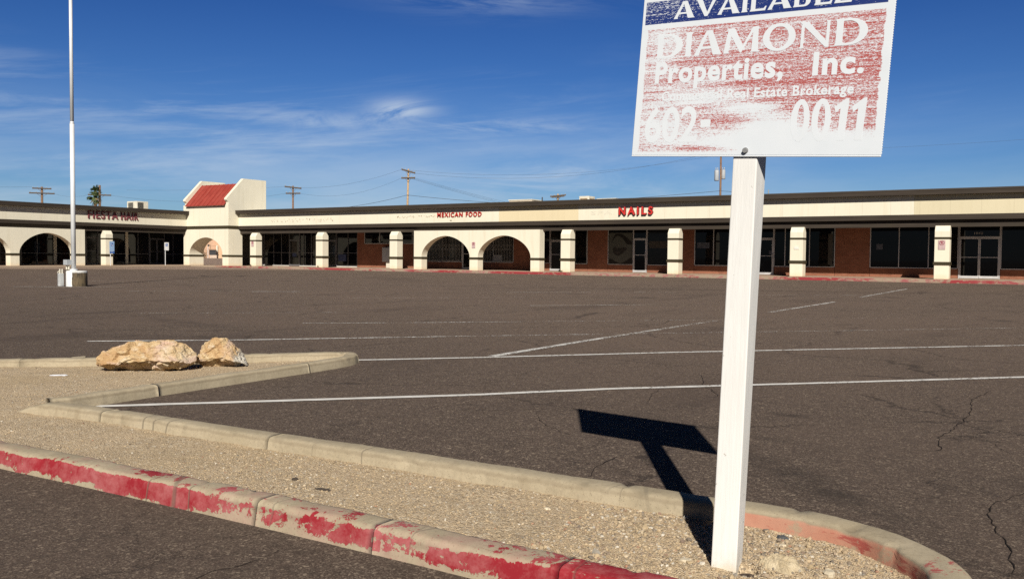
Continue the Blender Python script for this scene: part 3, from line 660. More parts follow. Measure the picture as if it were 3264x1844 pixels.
chip('dark_stone', -0.955, 3.44, (.022, .013), .018, .1, BLACKSTONE, 'flat dark slate stone against the orange kerb behind the post', 'stone', 1)
chip('bark_piece', -2.94, 2.96, (.045, .010), .010, .25, BARK, 'thin dark strip of bark on the gravel between the two kerbs', 'bark', 2)
chip('pebble_stone', -3.18, 3.02, (.016, .012), .014, .4, BARK, 'small dark stone on the gravel left of the bark strip', 'stone', 3)
chip('litter_wrapper', -7.62, 4.42, (.075, .02), .012, .7, PAPER, 'crumpled pale wrapper lying on the gravel in front of the boulders', 'litter', 4)
chip('litter_scrap', -0.06, 3.18, (.022, .012), .012, .5, PAPER, 'small white paper scrap on the asphalt outside the curved kerb', 'litter', 5, .002)
for i, (x, y, s) in enumerate(((-1.92, 3.28, .016), (-1.16, 2.96, .022), (-0.70, 3.10, .026), (-0.47, 3.05, .022), (-0.93, 3.36, .016), (-0.66, 2.93, .024))):
    chip('loose_stone', x, y, (s, s * .75), s * .6, i, STONE, ['pale loose stone on gravel well left of the sign post', 'pale loose stone just left of the post base', 'pale loose stone right of the post near the dirt mound', 'pale loose stone on gravel at the far right near the curved kerb', 'pale loose stone behind the post near the orange kerb', 'pale flat stone in front of the dirt mound'][i], 'stone', 20 + i)
# old concrete collar lump beside the post
mbl = MB(); vs = []; fs = []; k, rn = 72, 18
for j in range(rn):
    for i in range(k):
        a = 2 * math.pi * i / k; rr = (j / (rn - 1)); w = 1 + .32 * noise.noise((math.cos(a) * 1.6, math.sin(a) * 1.6, 4.2)) + .12 * noise.noise((math.cos(a) * 5, math.sin(a) * 5, 1))
        x, y = -0.862 + math.cos(a) * .085 * rr * w, 3.075 + math.sin(a) * .085 * rr * w
        z = ground_h(x, y) + .014 - .034 * rr ** 5 + .014 * noise.noise((x * 28, y * 28, 0)) + .008 * abs(noise.noise((x * 70, y * 70, 0))) + .004 * noise.noise((x * 150, y * 150, 3)); vs.append((x, y, z))
for j in range(rn - 1):
    for i in range(k): fs.append((j * k + i, (j + 1) * k + i, (j + 1) * k + (i + 1) % k, j * k + (i + 1) % k))
mbl.add(vs, fs)
def lump_mat():
    m = Mat('old_concrete', 0.95, 0.15); n = m.noise(22, 6, 0.7)
    m.base(m.mix(m.rng(n, 0.35, 0.7), (0.40, 0.32, 0.205), (0.60, 0.51, 0.36))); m.bump(m.noise(60, 5, 0.7), 0.8, 0.008); return m.m
LUMP = lump_mat()
tag(mbl.build('concrete_lump', LUMP, None, False), 'pale crumbling lump of old concrete half buried right of the post', 'concrete lump')

# ------------------------------------------------------------------ realtor sign on its post
def post_mat():
    m = Mat('white_painted_timber', 0.6, 0.35)
    g = m.noise(6, 6, 0.7, m.scale((9, 9, 0.35))); sp = m.noise(38, 3, 0.6)
    col = m.mix(m.rng(g, 0.35, 0.7), (0.71, 0.70, 0.675), (0.755, 0.745, 0.72))
    col = m.mix(m.rng(sp, 0.71, 0.75, 0, 0.8), col, (0.34, 0.31, 0.26)); fl = m.noise(10, 6, .75, m.scale((3, 3, .25))); col = m.mix(m.rng(fl, .67, .70, 0, .55), col, (0.46, 0.42, 0.35)); col = m.mix(m.rng(m.noise(1.6, 4), .45, .7, 0, .35), col, (0.60, 0.58, 0.53))
    z = m.sepxyz()[2]; col = m.mix(m.math('MULTIPLY', m.rng(z, 0.10, 0.0, 0, 1), m.rng(m.noise(14, 4), 0.35, 0.7)), col, (0.56, 0.47, 0.34))
    m.base(col); m.bump(g, 0.45, 0.004); return m.m
POSTM = post_mat()
SIGN = thing('property_sign', 'white realtor sign with faded red and blue print on a white timber post', 'sign', (-1.03, 3.02, 0))
O = Vector((-1.465, 3.115, 1.493)); hx = Vector((.996, -.065, -.061)).normalized(); vz = Vector((.063, .027, .998)); nz_ = hx.cross(vz).normalized(); vz = nz_.cross(hx).normalized()
mb = MB(); W = 0.089; levels = [-0.12, .02, .3, .6, .9, 1.2, 1.464, 1.75, 1.93]; vs = []; fs = []
b0, b1 = Vector((-1.073, 2.975)), Vector((-1.0605, 3.0965))
for i, z in enumerate(levels):
    t = (z - .02) / 1.444; q = b0.lerp(b1, t); a = rad(5 - 9 * min(max(t, 0), 1)); ex = Vector((math.cos(a), math.sin(a))); ey = Vector((-ex.y, ex.x))
    for c in (q, q + ex * W, q + ex * W + ey * W, q + ey * W): vs.append((c.x, c.y, z))
for i in range(len(levels) - 1):
    for j in range(4): fs.append((i * 4 + j, i * 4 + (j + 1) % 4, (i + 1) * 4 + (j + 1) % 4, (i + 1) * 4 + j))
fs += [(3, 2, 1, 0), tuple(len(levels) * 4 - 4 + j for j in range(4))]
mb.add(vs, fs); post = bevel(mb.build('post', POSTM, SIGN), .004, 2)
frame = Matrix.Identity(4)
for i in range(3): frame[i][0], frame[i][1], frame[i][2] = hx[i], vz[i], nz_[i]
frame.translation = O - Vector((-1.03, 3.02, 0))
SW, SH = 0.911, 0.602
def board_mat():
    m = Mat('weathered_sign_print', 0.38, 0.45)
    x, y, z = m.sepxyz()
    white = m.mix(m.rng(m.noise(9, 4), .3, .7), (0.65, 0.69, 0.735), (0.69, 0.725, 0.765))
    def rect(u0, u1, v0, v1, soft):
        e = m.math('MULTIPLY', m.noise(26, 4, .7), soft)
        a = m.math('MULTIPLY', m.rng(m.math('SUBTRACT', x, e), u0 - .001 - soft * .5, u0 + .001 - soft * .5), m.rng(m.math('ADD', x, e), u1 - .001 + soft * .5, u1 + .001 + soft * .5, 1, 0))
        b = m.math('MULTIPLY', m.rng(y, v0 - .001, v0 + .001), m.rng(y, v1 - .001, v1 + .001, 1, 0)); return m.math('MULTIPLY', a, b)
    grain = m.noise(420, 2, .6, m.scale((.5, 1.0, 1))); grain2 = m.noise(190, 3, .65, m.scale((.40, 1.0, 1)))
    streak = m.noise(1.0, 4, .7, m.scale((5, 165, 1))); streak2 = m.noise(1.0, 3, .6, m.scale((2.2, 46, 1)))
    g = m.math('ADD', m.math('MULTIPLY', grain, .50), m.math('MULTIPLY', grain2, .50))
    def gs(u, v, su, sv):
        a = m.math('DIVIDE', m.math('SUBTRACT', x, u), su); b = m.math('DIVIDE', m.math('SUBTRACT', y, v), sv)
        return m.math('EXPONENT', m.math('MULTIPLY', m.math('ADD', m.math('MULTIPLY', a, a), m.math('MULTIPLY', b, b)), -1.0))
    cov = m.rng(x, 0.03, 0.66, 0.058, 0.100, True)
    cov = m.math('ADD', cov, m.math('MULTIPLY', m.math('SUBTRACT', streak2, .5), .34)); cov = m.math('ADD', cov, m.math('MULTIPLY', m.math('SUBTRACT', streak, .5), .34))
    for u, v, su, sv, k in ((.53, .085, .085, .040, -.40), (.64, .040, .30, .036, -.48), (.46, .165, .10, .018, -.20), (.25, .205, .15, .026, -.11), (.12, .10, .12, .08, -.085), (.10, .42, .07, .08, -.06), (.70, .30, .30, .05, .035), (.28, .095, .11, .06, .02), (.62, .165, .10, .02, .06), (.30, .027, .16, .012, .12)):
        cov = m.math('ADD', cov, m.math('MULTIPLY', gs(u, v, su, sv), k))
    redmask = m.math('MULTIPLY', m.rng(m.math('ADD', g, cov), .505, .655), rect(.028, .884, .011, .469, .03))
    col = m.mix(redmask, white, m.mix(m.rng(grain2, .35, .65), (.40, .055, .055), (.39, .095, .08)))
    cb = m.math('ADD', m.math('ADD', m.rng(x, 0, .5, .03, .10), m.math('MULTIPLY', m.math('SUBTRACT', streak, .5), .40)), m.math('MULTIPLY', m.rng(y, .56, .49), .05))
    bluemask = m.math('MULTIPLY', m.rng(m.math('ADD', g, cb), .46, .53), rect(.012, .888, .4885, .573, .001))
    col = m.mix(bluemask, col, (.016, .034, .165))
    m.base(col); m.bump(m.noise(1.0, 2, .5, m.scale((1, 260, 1))), .06, .001); return m.m
BOARD = board_mat()
mb = MB(); mb.add([], [])
N_ = 60
mb.box(0, SW, 0, SH, -.0045, 0)
board = mb.build('board', BOARD, SIGN, False, True); board.matrix_local = frame; bevel(board, .0012, 1)
def sub(mbx, name, mat, smooth=False):
    o = mbx.build(name, mat, board, smooth, True); return o
SIGNWHITE = flat('unprinted_white', (.675, .71, .75), .4, .4, 0, .02, 9)
S3 = lambda u, v, d: (u, v, d)
# flared display capitals drawn as strokes
def arcpts(cx, cy, rx, ry, a0, a1, n=14): return [(cx + rx * math.cos(rad(a0 + (a1 - a0) * i / n)), cy + ry * math.sin(rad(a0 + (a1 - a0) * i / n))) for i in range(n + 1)]
STEM = lambda x, w: [(x - .03, 0), (x + w + .03, 0), (x + w - .015, .12), (x + w - .015, .88), (x + w + .03, 1), (x - .03, 1), (x + .015, .88), (x + .015, .12)]
def ring_d(x0, cx, rx, y0, y1, tk, tn):
    cy, ry = (y0 + y1) / 2, (y1 - y0) / 2
    return [(x0, y0)] + arcpts(cx, cy, rx, ry, -90, 90) + [(x0, y1), (x0, y1 - tn)] + arcpts(cx, cy, rx - tk, ry - tn, 90, -90) + [(x0, y0 + tn)]
GL = {
 'A': (1.02, [[(-.03, 0), (.20, 0), (.17, .05), (.50, .96), (.44, 1), (.40, 1)], [(.70, 0), (1.06, 0), (1.0, .06), (.62, 1), (.40, 1), (.44, .9)], [(.24, .26), (.80, .26), (.77, .36), (.28, .36)]]),
 'V': (.98, [[(-.03, 1), (.30, 1), (.27, .95), (.58, .12), (.52, 0), (.42, 0)], [(.80, 1), (1.0, 1), (.96, .95), (.56, 0), (.46, 0), (.50, .14)]]),
 'I': (.30, [STEM(.02, .24)]),
 'L': (.74, [STEM(.02, .24), [(.24, 0), (.70, 0), (.76, .24), (.70, .24), (.62, .12), (.24, .12)]]),
 'B': (.82, [STEM(.02, .24), ring_d(.24, .46, .28, 0, .56, .20, .10), ring_d(.24, .42, .26, .50, 1, .19, .10)]),
 'E': (.74, [STEM(.02, .24), [(.24, 0), (.70, 0), (.75, .22), (.69, .22), (.62, .11), (.24, .11)], [(.24, .46), (.56, .46), (.60, .40), (.60, .64), (.56, .57), (.24, .57)], [(.24, .89), (.60, .89), (.66, .79), (.71, .79), (.69, 1), (.24, 1)]]),
 'D': (1.04, [STEM(.02, .25), ring_d(.25, .44, .60, 0, 1, .26, .09)]),
 'O': (1.14, []),
 'M': (1.30, [[(-.02, 0), (.20, 0), (.17, .06), (.26, .95), (.22, 1), (.06, 1), (.10, .9)], [(.06, 1), (.34, 1), (.68, .30), (.60, 0)], [(1.0, 1), (1.12, 1), (.64, 0), (.58, .05)], [(1.02, 1), (1.20, 1), (1.24, .06), (1.29, 0), (.96, 0), (1.0, .06)]]),
 '1': (.46, [[(.16, 0), (.40, 0), (.46, 1), (.36, 1), (0, .80), (.05, .66), (.20, .76)]]),
 '0': (.60, []),
 'N': (1.08, [[(0, 0), (.20, 0), (.16, .06), (.16, .9), (.06, .9), (.06, .06)], [(.0, 1), (.28, 1), (1.0, .12), (.98, -.02), (.88, 0)], [(.86, 1), (1.06, 1), (1.0, .94), (1.0, 0), (.90, .1), (.90, .94)]]),
}
def display(mb, word, u0, u1, v0, cap, d):
    adv = [GL[c][0] + .10 for c in word]; tot = sum(adv) - .10; sx = (u1 - u0) / tot; x = u0; k = 0
    for c, a in zip(word, adv):
        for st in GL[c][1]:
            mb.poly([[(x + p[0] * sx, v0 + p[1] * cap) for p in st]], S3, d + k * 4e-5, d - .00015, 0); k += 1
        if c == '0':
            o_ = [(x + p[0] * sx, v0 + p[1] * cap) for p in arcpts(.30, .5, .32, .52, 0, 360, 30)[:-1]]; i_ = [(x + p[0] * sx, v0 + p[1] * cap) for p in arcpts(.31, .5, .11, .38, 360, 0, 30)[:-1]]
            mb.poly([o_, i_], S3, d + k * 4e-5, d - .00015, 0); k += 1
        if c == 'O':
            o_ = [(x + p[0] * sx, v0 + p[1] * cap) for p in arcpts(.55, .5, .57, .54, 0, 360, 30)[:-1]]; i_ = [(x + p[0] * sx, v0 + p[1] * cap) for p in arcpts(.55, .5, .33, .42, 360, 0, 30)[:-1]]
            mb.poly([o_, i_], S3, d + k * 4e-5, d - .00015, 0); k += 1
        x += a * sx
mb = MB(); display(mb, 'AVAILABLE', .132, .775, .501, .0625, .0002); sub(mb, 'lettering', SIGNWHITE)['label'] = 'AVAILABLE in white flared capitals on the blue band'
mb = MB(); display(mb, 'DIAMOND', .070, .834, .360, .088, .0002); sub(mb, 'lettering', SIGNWHITE)['label'] = 'DIAMOND in large white flared capitals'
mb = MB(); add_text(mb, 'Properties,', .073, .563, .2695, .3465, S3, .0003, None, .036, 1.10, cap=(0, .73)); sub(mb, 'lettering', SIGNWHITE)['label'] = 'Properties, in white rounded letters'
mb = MB(); add_text(mb, 'Inc.', .664, .832, .2695, .3465, S3, .0003, None, .036, 1.10, cap=(0, .73))
sub(mb, 'lettering', SIGNWHITE)['label'] = 'Inc. in white rounded letters'
mb = MB(); add_text(mb, 'Commercial Real Estate Brokerage', .107, .806, .2015, .2360, S3, .0003, None, .030, 1.08, cap=(0, .73)); sub(mb, 'lettering', SIGNWHITE)['label'] = 'Commercial Real Estate Brokerage in small white letters'
mb = MB(); add_text(mb, '602', .048, .262, .045, .180, S3, .0003, None, .018, 1.0); sub(mb, 'lettering', SIGNWHITE)['label'] = 'faded white 602'
mb = MB(); add_text(mb, '-', .274, .312, .100, .128, S3, .0003); sub(mb, 'lettering', SIGNWHITE)['label'] = 'faded white dash'
mb = MB(); display(mb, '0011', .607, .852, .048, .138, .0002); sub(mb, 'lettering', SIGNWHITE)['label'] = 'white 0011'
mb = MB(); mb.tube([(.4531, .0152, 0), (.4531 + .001, .0152 - .0005, .011)], .0085, 14); mb.tube([(.4531, .0152, 0), (.4531, .0152, .0022)], .011, 14)
bo = mb.build('bolt', flat('zinc_bolt', (.30, .30, .30), .5, .5, .5), board, False, True)
# fluted edge of the corrugated plastic
mb = MB()
for i in range(74): mb.box(SW + .0002, SW + .0016, .004 + i * .0081, .0085 + i * .0081, -.0040, -.0006)
mb.build('fluted_edge', SIGNWHITE, board, False, True)
mb = MB(); mb.box(0.0, SW, -.0062, -.0002, -.0046, .0012); bevel(mb.build('bottom_lip', SIGNWHITE, board, False, True), .002, 2)

# ------------------------------------------------------------------ sidewalk and storefront kerb
def walk_mat():
    m = Mat('pink_tan_concrete', 0.9, 0.2); n = m.noise(0.8, 5, .6); f = m.noise(14, 4, .6)
    x, y, z = m.sepxyz(); jx = m.math('PINGPONG', x, .75)
    col = m.mix(m.rng(n, .3, .7), (0.36, 0.245, 0.175), (0.45, 0.33, 0.24)); col = m.mix(m.rng(f, .45, .75, 0, .4), col, (0.30, 0.20, 0.15))
    col = m.mix(m.rng(jx, .008, .02, .6, 0), col, (0.12, .09, .07)); m.base(col); return m.m
WALK = walk_mat()
mb = MB(); mb.box(-63.4, 30, 48.4, 53.52, -.05, .148); mb.box(-68.77, -63.402, -10, 52.5, -.05, .148); tag(mb.build('sidewalk', WALK), None, None, None, 'structure')
mb = MB(); mb.box(-63.25, 30, 48.25, 48.398, -.05, .152); tag(bevel(mb.build('storefront_kerb', KERB_STORE), .02, 2), 'red painted kerb along the storefront walk', None, None, 'structure')
mb = MB(); mb.box(-63.398, -63.25, -10, 48.248, -.05, .152); tag(bevel(mb.build('side_kerb', KERB_STORE), .02, 2), 'worn grey kerb along the left wing', None, None, 'structure')

# ------------------------------------------------------------------ right wing
RW = thing('shopping_arcade', 'long single storey arcade with cream columns brown fascia and brick storefronts facing the lot', 'building', (-20, 53, 0))
XE = 20.0
def fascia(root, to3, a0, a1, y, mats_frieze, sgn):
    """y = frieze plane; sgn = +1 when depth grows away from the lot"""
    P = lambda pts, k=0: [(y + sgn * p[0], p[1]) for p in pts]
    ex = (lambda u, v, d: to3(d, v, u))
    def part(name, pts, mat):
        b = MB(); pp = P(pts)
        b.poly([pp], ex, a0, a1); return b.build(name, mat, root)
    part('cornice', [(-.36, 4.47), (-.36, 4.68), (.40, 4.68), (.40, 4.47)], BROWN)
    part('drip_edge', [(-.375, 4.682), (-.375, 4.765), (.40, 4.765), (.40, 4.682)], BROWN2)
    part('lower_band', [(-.06, 3.20), (-.06, 3.472), (.25, 3.472), (.25, 3.20)], BROWN)
    part('beam', [(.15, 2.83), (.15, 3.198), (.34, 3.198), (.34, 2.83)], BROWN)
    part('soffit', [(.342, 3.02), (.342, 3.12), (3.6, 3.12), (3.6, 3.02)], BROWN)
fascia(RW, XZ, -59.62, XE, 50.28, None, 1)
mb = MB()
for x0, x1, mat, lab in ((-59.62, -33.45, FRIEZE, None), (-33.446, -27.33, FRIEZE2, 'yellower repainted frieze panel'), (-27.326, -7.504, FRIEZE, None), (-7.50, XE, FRIEZE3, 'duller buff frieze panel')):
    b = MB(); b.box(x0, x1, 50.28, 50.5, 3.474, 4.468); o = b.build('frieze', mat, RW)
    if lab: o['label'] = lab
# stubs and rust dots where old letters were fixed
rs2 = np.random.RandomState(5); b = MB()
for x0, x1, nn, z0, z1 in ((-55.7, -48.8, 60, 3.72, 3.98), (-42.4, -38.9, 46, 3.86, 4.0)):
    for i in range(nn):
        x = rs2.uniform(x0, x1); z = rs2.uniform(z0, z1); s = rs2.uniform(.008, .022); b.box(x - s, x + s, 50.262, 50.281, z - s, z + s * 1.6)
b.box(-37.57, -37.42, 50.25, 50.281, 3.60, 3.64)
b.build('letter_stubs', flat('rusty_stub', (.26, .20, .12), .9), RW)['kind'] = 'stuff'
b = MB(); add_text(b, 'SPA', -26.42, -24.9, 3.80, 4.06, XZ, 50.276, 50.281, .03, 1.15); b.build('ghost_lettering', flat('ghost_lettering_stain', (.70, .65, .53), .9), RW)
# columns
def column(root, to3, u0, u1, d0, d1, sgn):
    """u along the facade, d = depth; square shaft whose front and rear slope inwards at the top"""
    f = lambda t: d0 + sgn * t; D = abs(d1 - d0)
    prof = [(f(0), .15), (f(D), .15), (f(D), 2.60), (f(D - .20), 2.885), (f(.20), 2.885), (f(0), 2.60)]
    if sgn < 0: prof = prof[::-1]
    b = MB(); b.poly([prof], lambda p, q, d: to3(d, q, p), u0, u1); o = bevel(b.build('column', CREAM, root), .012, 1)
    for z0, z1, pr in ((2.19, 2.30, .012), (.88, 1.035, .045)):
        b = MB(); lo, hi = sorted((f(-pr), f(D + pr)))
        b.box(*((u0 - pr, u1 + pr, lo, hi) if to3 is XZ else (lo, hi, u0 - pr, u1 + pr)), z0, z1); b.build('trim_band', OLIVE, o)
    return o
for x0, x1 in ((-57.92, -57.23), (-50.38, -49.68), (-42.88, -42.18), (-28.45, -27.76), (-21.07, -20.37), (-13.78, -13.08), (-6.455, -5.76), (.85, 1.55), (8.2, 8.9)):
    column(RW, XZ, x0, x1, 50.0, 50.65, 1)
def arch_wall(root, to3, u0, u1, arches, d0, d1, sgn, name='arch_wall'):
    out = [(u0, .15)]
    for c, a, z0, z1, p in sorted(arches): out += [(c - a, .15)] + bez_arch(c, a, z0, z1, p)[::-1] + [(c + a, .15)]
    out += [(u1, .15), (u1, 2.905), (u0, 2.905)]
    b = MB(); b.poly([out], to3, d0, d1); o = b.build(name, CREAM, root)
    ed = [u0] + [q for c, a, *_ in sorted(arches) for q in (c - a, c + a)] + [u1]
    for s, e in zip(ed[::2], ed[1::2]):
        b = MB(); lo, hi = sorted((d0, d1)); pr = .035
        b.box(*((s - pr, e + pr, lo - pr, hi + pr) if to3 is XZ else (lo - pr, hi + pr, s - pr, e + pr)), .90, 1.045); b.build('trim_band', OLIVE, o)
    return o
arch_wall(RW, XZ, -40.59, -30.04, [(-37.78, 2.11, 1.10, 2.53, 1.8), (-32.855, 2.125, 1.10, 2.53, 1.8)], 50.0, 50.62, 1)
# storefront wall at y = 53.5
WY = 53.5
def wallpiece(root, x0, x1, z0, z1, mat=BRICK, name='brick_wall'):
    b = MB(); b.box(x0, x1, WY, WY + .25, z0, z1); return b.build(name, mat, root)
def window(root, xs, z0, z1, rails=(), glassm=GLASS, fr=ALU, wide=.022, to3=XZ, plane=WY, sgn=1):
    B = lambda u0, u1, d0, d1, a, c: ((u0, u1, min(d0, d1), max(d0, d1), a, c) if to3 is XZ else (min(d0, d1), max(d0, d1), u0, u1, a, c))
    f = MB(); a0, a1 = plane + sgn * .0, plane + sgn * .08
    for x in xs: f.box(*B(x - wide, x + wide, a0, a1, z0, z1))
    for z in (z0, z1, *rails):
        for l, r in zip(xs, xs[1:]): f.box(*B(l + wide, r - wide, a0 + sgn * .002, a1 - sgn * .002, z - wide * .9, z + wide * .9))
    o = f.build('window', fr, root)
    g = MB(); q = plane + sgn * .05; u0, u1 = xs[0], xs[-1]
    g.add([to3(u0, z0, q), to3(u1, z0, q), to3(u1, z1, q), to3(u0, z1, q)], [(0, 1, 2, 3)]); g.build('pane', glassm, o)
    return o
def door(root, x0, x1, z1, leaves=1, glassm=GLASS, fr=ALU, top=2.98, to3=XZ, plane=WY, sgn=1, rail=1.29):
    B = lambda u0, u1, d0, d1, a, c: ((u0, u1, min(d0, d1), max(d0, d1), a, c) if to3 is XZ else (min(d0, d1), max(d0, d1), u0, u1, a, c))
    f = MB(); p = plane - sgn * .03; q = plane + sgn * .09; w = .05
    f.box(*B(x0, x0 + w, p, q, .15, top)); f.box(*B(x1 - w, x1, p, q, .15, top)); f.box(*B(x0 + w, x1 - w, p, q, z1, z1 + .055))
    o = f.build('door', fr, root)
    n = leaves; wd = (x1 - x0 - 2 * w) / n
    l = MB(); h = MB(); g = MB()
    for i in range(n):
        a, c = x0 + w + i * wd + .006, x0 + w + (i + 1) * wd - .006; s = .055
        l.box(*B(a, a + s, p + sgn * .012, q - sgn * .03, .165, z1 - .006)); l.box(*B(c - s, c, p + sgn * .012, q - sgn * .03, .165, z1 - .006))
        l.box(*B(a + s, c - s, p + sgn * .014, q - sgn * .03, .165, .165 + .13)); l.box(*B(a + s, c - s, p + sgn * .014, q - sgn * .03, z1 - .08, z1 - .006)); l.box(*B(a + s, c - s, p + sgn * .014, q - sgn * .03, rail - .018, rail + .018))
        hx_ = (c - s / 2 if (n == 1 or i == 0) else a + s / 2)
        h.box(*B(hx_ - .02, hx_ + .02, p - sgn * .05, p + sgn * .012, 1.10, 1.42))
        g.add([to3(a, .17, plane + sgn * .02), to3(c, .17, plane + sgn * .02), to3(c, z1, plane + sgn * .02), to3(a, z1, plane + sgn * .02)], [(0, 1, 2, 3)])
    g.add([to3(x0, z1 + .05, plane + sgn * .03), to3(x1, z1 + .05, plane + sgn * .03), to3(x1, top, plane + sgn * .03), to3(x0, top, plane + sgn * .03)], [(0, 1, 2, 3)])
    l.build('door_leaf', fr, o); h.build('handle', fr, o); g.build('pane', glassm, o)
    return o
ZT = 3.0
# end wall and the first unit: glass down to a low pale sill
wallpiece(RW, -63.6, -60.34, .15, ZT, DARK, 'dark_wall')
window(RW, [-60.32, -60.16, -58.97, -58.02, -57.06], .22, ZT, (1.29,), GLASS, DARKALU)
door(RW, -57.05, -55.80, 2.36, 1, GLASS2, DARKALU)
window(RW, [-55.79, -55.35, -54.44, -53.5, -52.6], .22, ZT, (1.29,), GLASS, DARKALU); door(RW, -52.59, -51.55, 2.3, 1, GLASS2, DARKALU); window(RW, [-51.54, -50.30, -49.30], .24, ZT, (1.29,), GLASS, DARKALU)
b = MB(); b.box(-60.3, -57.06, WY - .05, WY + .2, .15, .2); b.box(-55.79, -52.6, WY - .05, WY + .2, .15, .2); b.box(-51.54, -49.3, WY - .05, WY + .2, .15, .215); b.build('sill', THRESH, RW)
FLYER = flat('dim_flyer', (.10, .11, .135), .8, .2, 0, .3, 6); FLYER2 = flat('dim_blue_flyer', (.07, .09, .17), .8, .2, 0, .3, 6); DIMPALE = flat('dim_pale_panel', (.075, .07, .06), .9, .2, 0, .25, 3)  # colours darkened as if seen through glass in shade
def notice(x0, x1, z0, z1, mat, name='window_notice'):
    b = MB(); b.box(x0, x1, WY + .018, WY + .022, z0, z1); return b.build(name, mat, RW)
notice(-56.75, -56.15, 1.35, 2.25, DIMPALE, 'door_blind'); notice(-56.7, -56.2, .95, 1.25, FLYER2); notice(-51.4, -50.5, .62, 1.18, FLYER2); notice(-54.3, -53.7, 1.5, 2.7, DIMPALE, 'painted_reflection'); notice(-29.9, -29.5, .7, 2.75, DIMPALE, 'painted_reflection')  # pale window strips and bands stand in for reflections in the glass
notice(-20.55, -19.75, 1.75, 2.1, FLYER); notice(-23.85, -22.3, 1.75, 2.2, DIMPALE, 'painted_reflection'); notice(-16.0, -15.8, 1.4, 1.6, FLYER); notice(-12.55, -12.30, .8, 2.6, DIMPALE, 'painted_reflection'); notice(-9.9, -9.55, 1.7, 2.0, FLYER)
# brick with a high window
wallpiece(RW, -49.28, -42.22, .15, 2.03); wallpiece(RW, -49.28, -48.52, 2.032, ZT); window(RW, [-48.5, -46.91, -45.3, -43.6, -43.0], 2.05, ZT); wallpiece(RW, -42.98, -42.22, 2.032, ZT)
# barred windows behind the arches
wallpiece(RW, -42.2, -38.85, .15, .68); w1 = window(RW, [-42.18, -40.70, -38.89], .70, ZT, (), GLASS2)
door(RW, -38.83, -37.75, 2.3, 1)
wallpiece(RW, -37.73, -36.98, .15, ZT); wallpiece(RW, -36.96, -34.32, .15, .68); w2 = window(RW, [-36.95, -36.06, -34.34], .70, ZT, (), GLASS2); wallpiece(RW, -34.30, -32.14, .15, ZT)
BAR = flat('white_security_bar', (.34, .34, .33), .6)
def grille(win, x0, x1):
    b = MB(); x = x0
    while x < x1:
        b.box(x - .011, x + .011, WY - .10, WY - .078, .72, 2.98); x += .135
    for z in (.78, 1.62, 1.92, 2.9): b.box(x0, x1, WY - .104, WY - .101, z - .012, z + .012)
    x = x0 + .07
    while x < x1 - .1:
        pts = [(x + .12 * math.cos(t), WY - .11, 1.77 + .13 * math.sin(t)) for t in np.linspace(0, 2 * math.pi, 13)]; b.tube(pts, .009, 5, 0, False); x += .27
    b.build('security_grille', BAR, win)
grille(w1, -42.1, -38.95); grille(w2, -36.9, -34.4)
b = MB(); b.box(-35.98, -35.28, WY - .02, WY - .008, .78, 1.22); tag(b.build('window_notice', GREYBOX, w2))
wallpiece(RW, -32.12, -31.30, .15, .66); window(RW, [-32.12, -31.32], .68, ZT); door(RW, -31.29, -30.15, 2.24, 1, GLASS2); wallpiece(RW, -30.13, -28.36, .15, .64); window(RW, [-30.12, -29.33, -28.38], .67, ZT)
wallpiece(RW, -28.34, -26.82, .15, ZT); wallpiece(RW, -26.80, -24.98, .15, .63)
NW = window(RW, [-26.80, -24.97], .66, ZT, (), GLASS2)
door(RW, -24.96, -23.98, 2.33, 1, GLASS, ALU); wallpiece(RW, -23.96, -22.2, .15, .62); window(RW, [-23.96, -22.2], .65, ZT, (), GLASS2)
wallpiece(RW, -22.18, -20.74, .15, ZT); wallpiece(RW, -20.72, -16.74, .15, .64); window(RW, [-20.71, -19.48, -18.1, -16.76], .67, ZT)
door(RW, -16.70, -15.70, 2.33, 1); wallpiece(RW, -15.68, -12.16, .15, .64); window(RW, [-15.68, -15.04, -13.61, -12.18], .67, ZT, (), GLASS)
wallpiece(RW, -12.14, -10.25, .15, ZT); wallpiece(RW, -10.23, -5.72, .15, .65); window(RW, [-10.22, -8.71, -7.2, -5.74], .68, ZT)
door(RW, -5.70, -3.72, 2.35, 2); wallpiece(RW, -3.70, 6.0, .15, .65); window(RW, [-3.69, -1.9, -.1, 1.7, 3.5, 5.98], .68, ZT); wallpiece(RW, 6.02, XE, .15, ZT)
b = MB(); add_text(b, '1842', -4.98, -4.55, 2.52, 2.64, XZ, WY - .002); b.build('door_number', flat('number_white', (.4, .4, .4), .6), RW)
b = MB(); b.box(-63.6, XE, WY + .26, 68, .0, 4.45); b.build('back_block', PEACH, RW)
b = MB(); b.box(-59.6, XE, 50.70, 68.0, 4.455, 4.60); b.build('roof', ROOFTOP, RW)
# poster of a woman's face in the nail salon window, inks darkened as if in shade behind the glass
PZ = thing('window_poster', 'darkened portrait poster filling the window beside the nail salon door', 'poster', (-25.88, WY - .03, 1.7))
def ppl(pts, d, name, c):
    b = MB(); b.poly([pts], lambda u, v, q: (u, q, v), WY - .012 - d, WY - .008 - d + .0035); b.build(name, flat(name + '_ink', c, .8, .2, 0, .1), PZ)
X = lambda u: -26.72 + u * 1.68; Zz = lambda v: .70 + v * 2.05
sm = lambda pts: [(p.x, p.y) for p in smoothline([(X(a), Zz(c)) for a, c in pts] + [(X(pts[0][0]), Zz(pts[0][1]))], .08)][:-1]
ppl([(X(0), Zz(0)), (X(1), Zz(0)), (X(1), Zz(1)), (X(0), Zz(1))], 0, 'poster_sheet', (.10, .105, .09))
ppl(sm([(.12, .70), (.25, .93), (.5, .97), (.75, .86), (.98, .70), (.99, .62), (.78, .64), (.62, .80), (.40, .90), (.25, .84)]), .004, 'poster_hair', (.030, .028, .025))
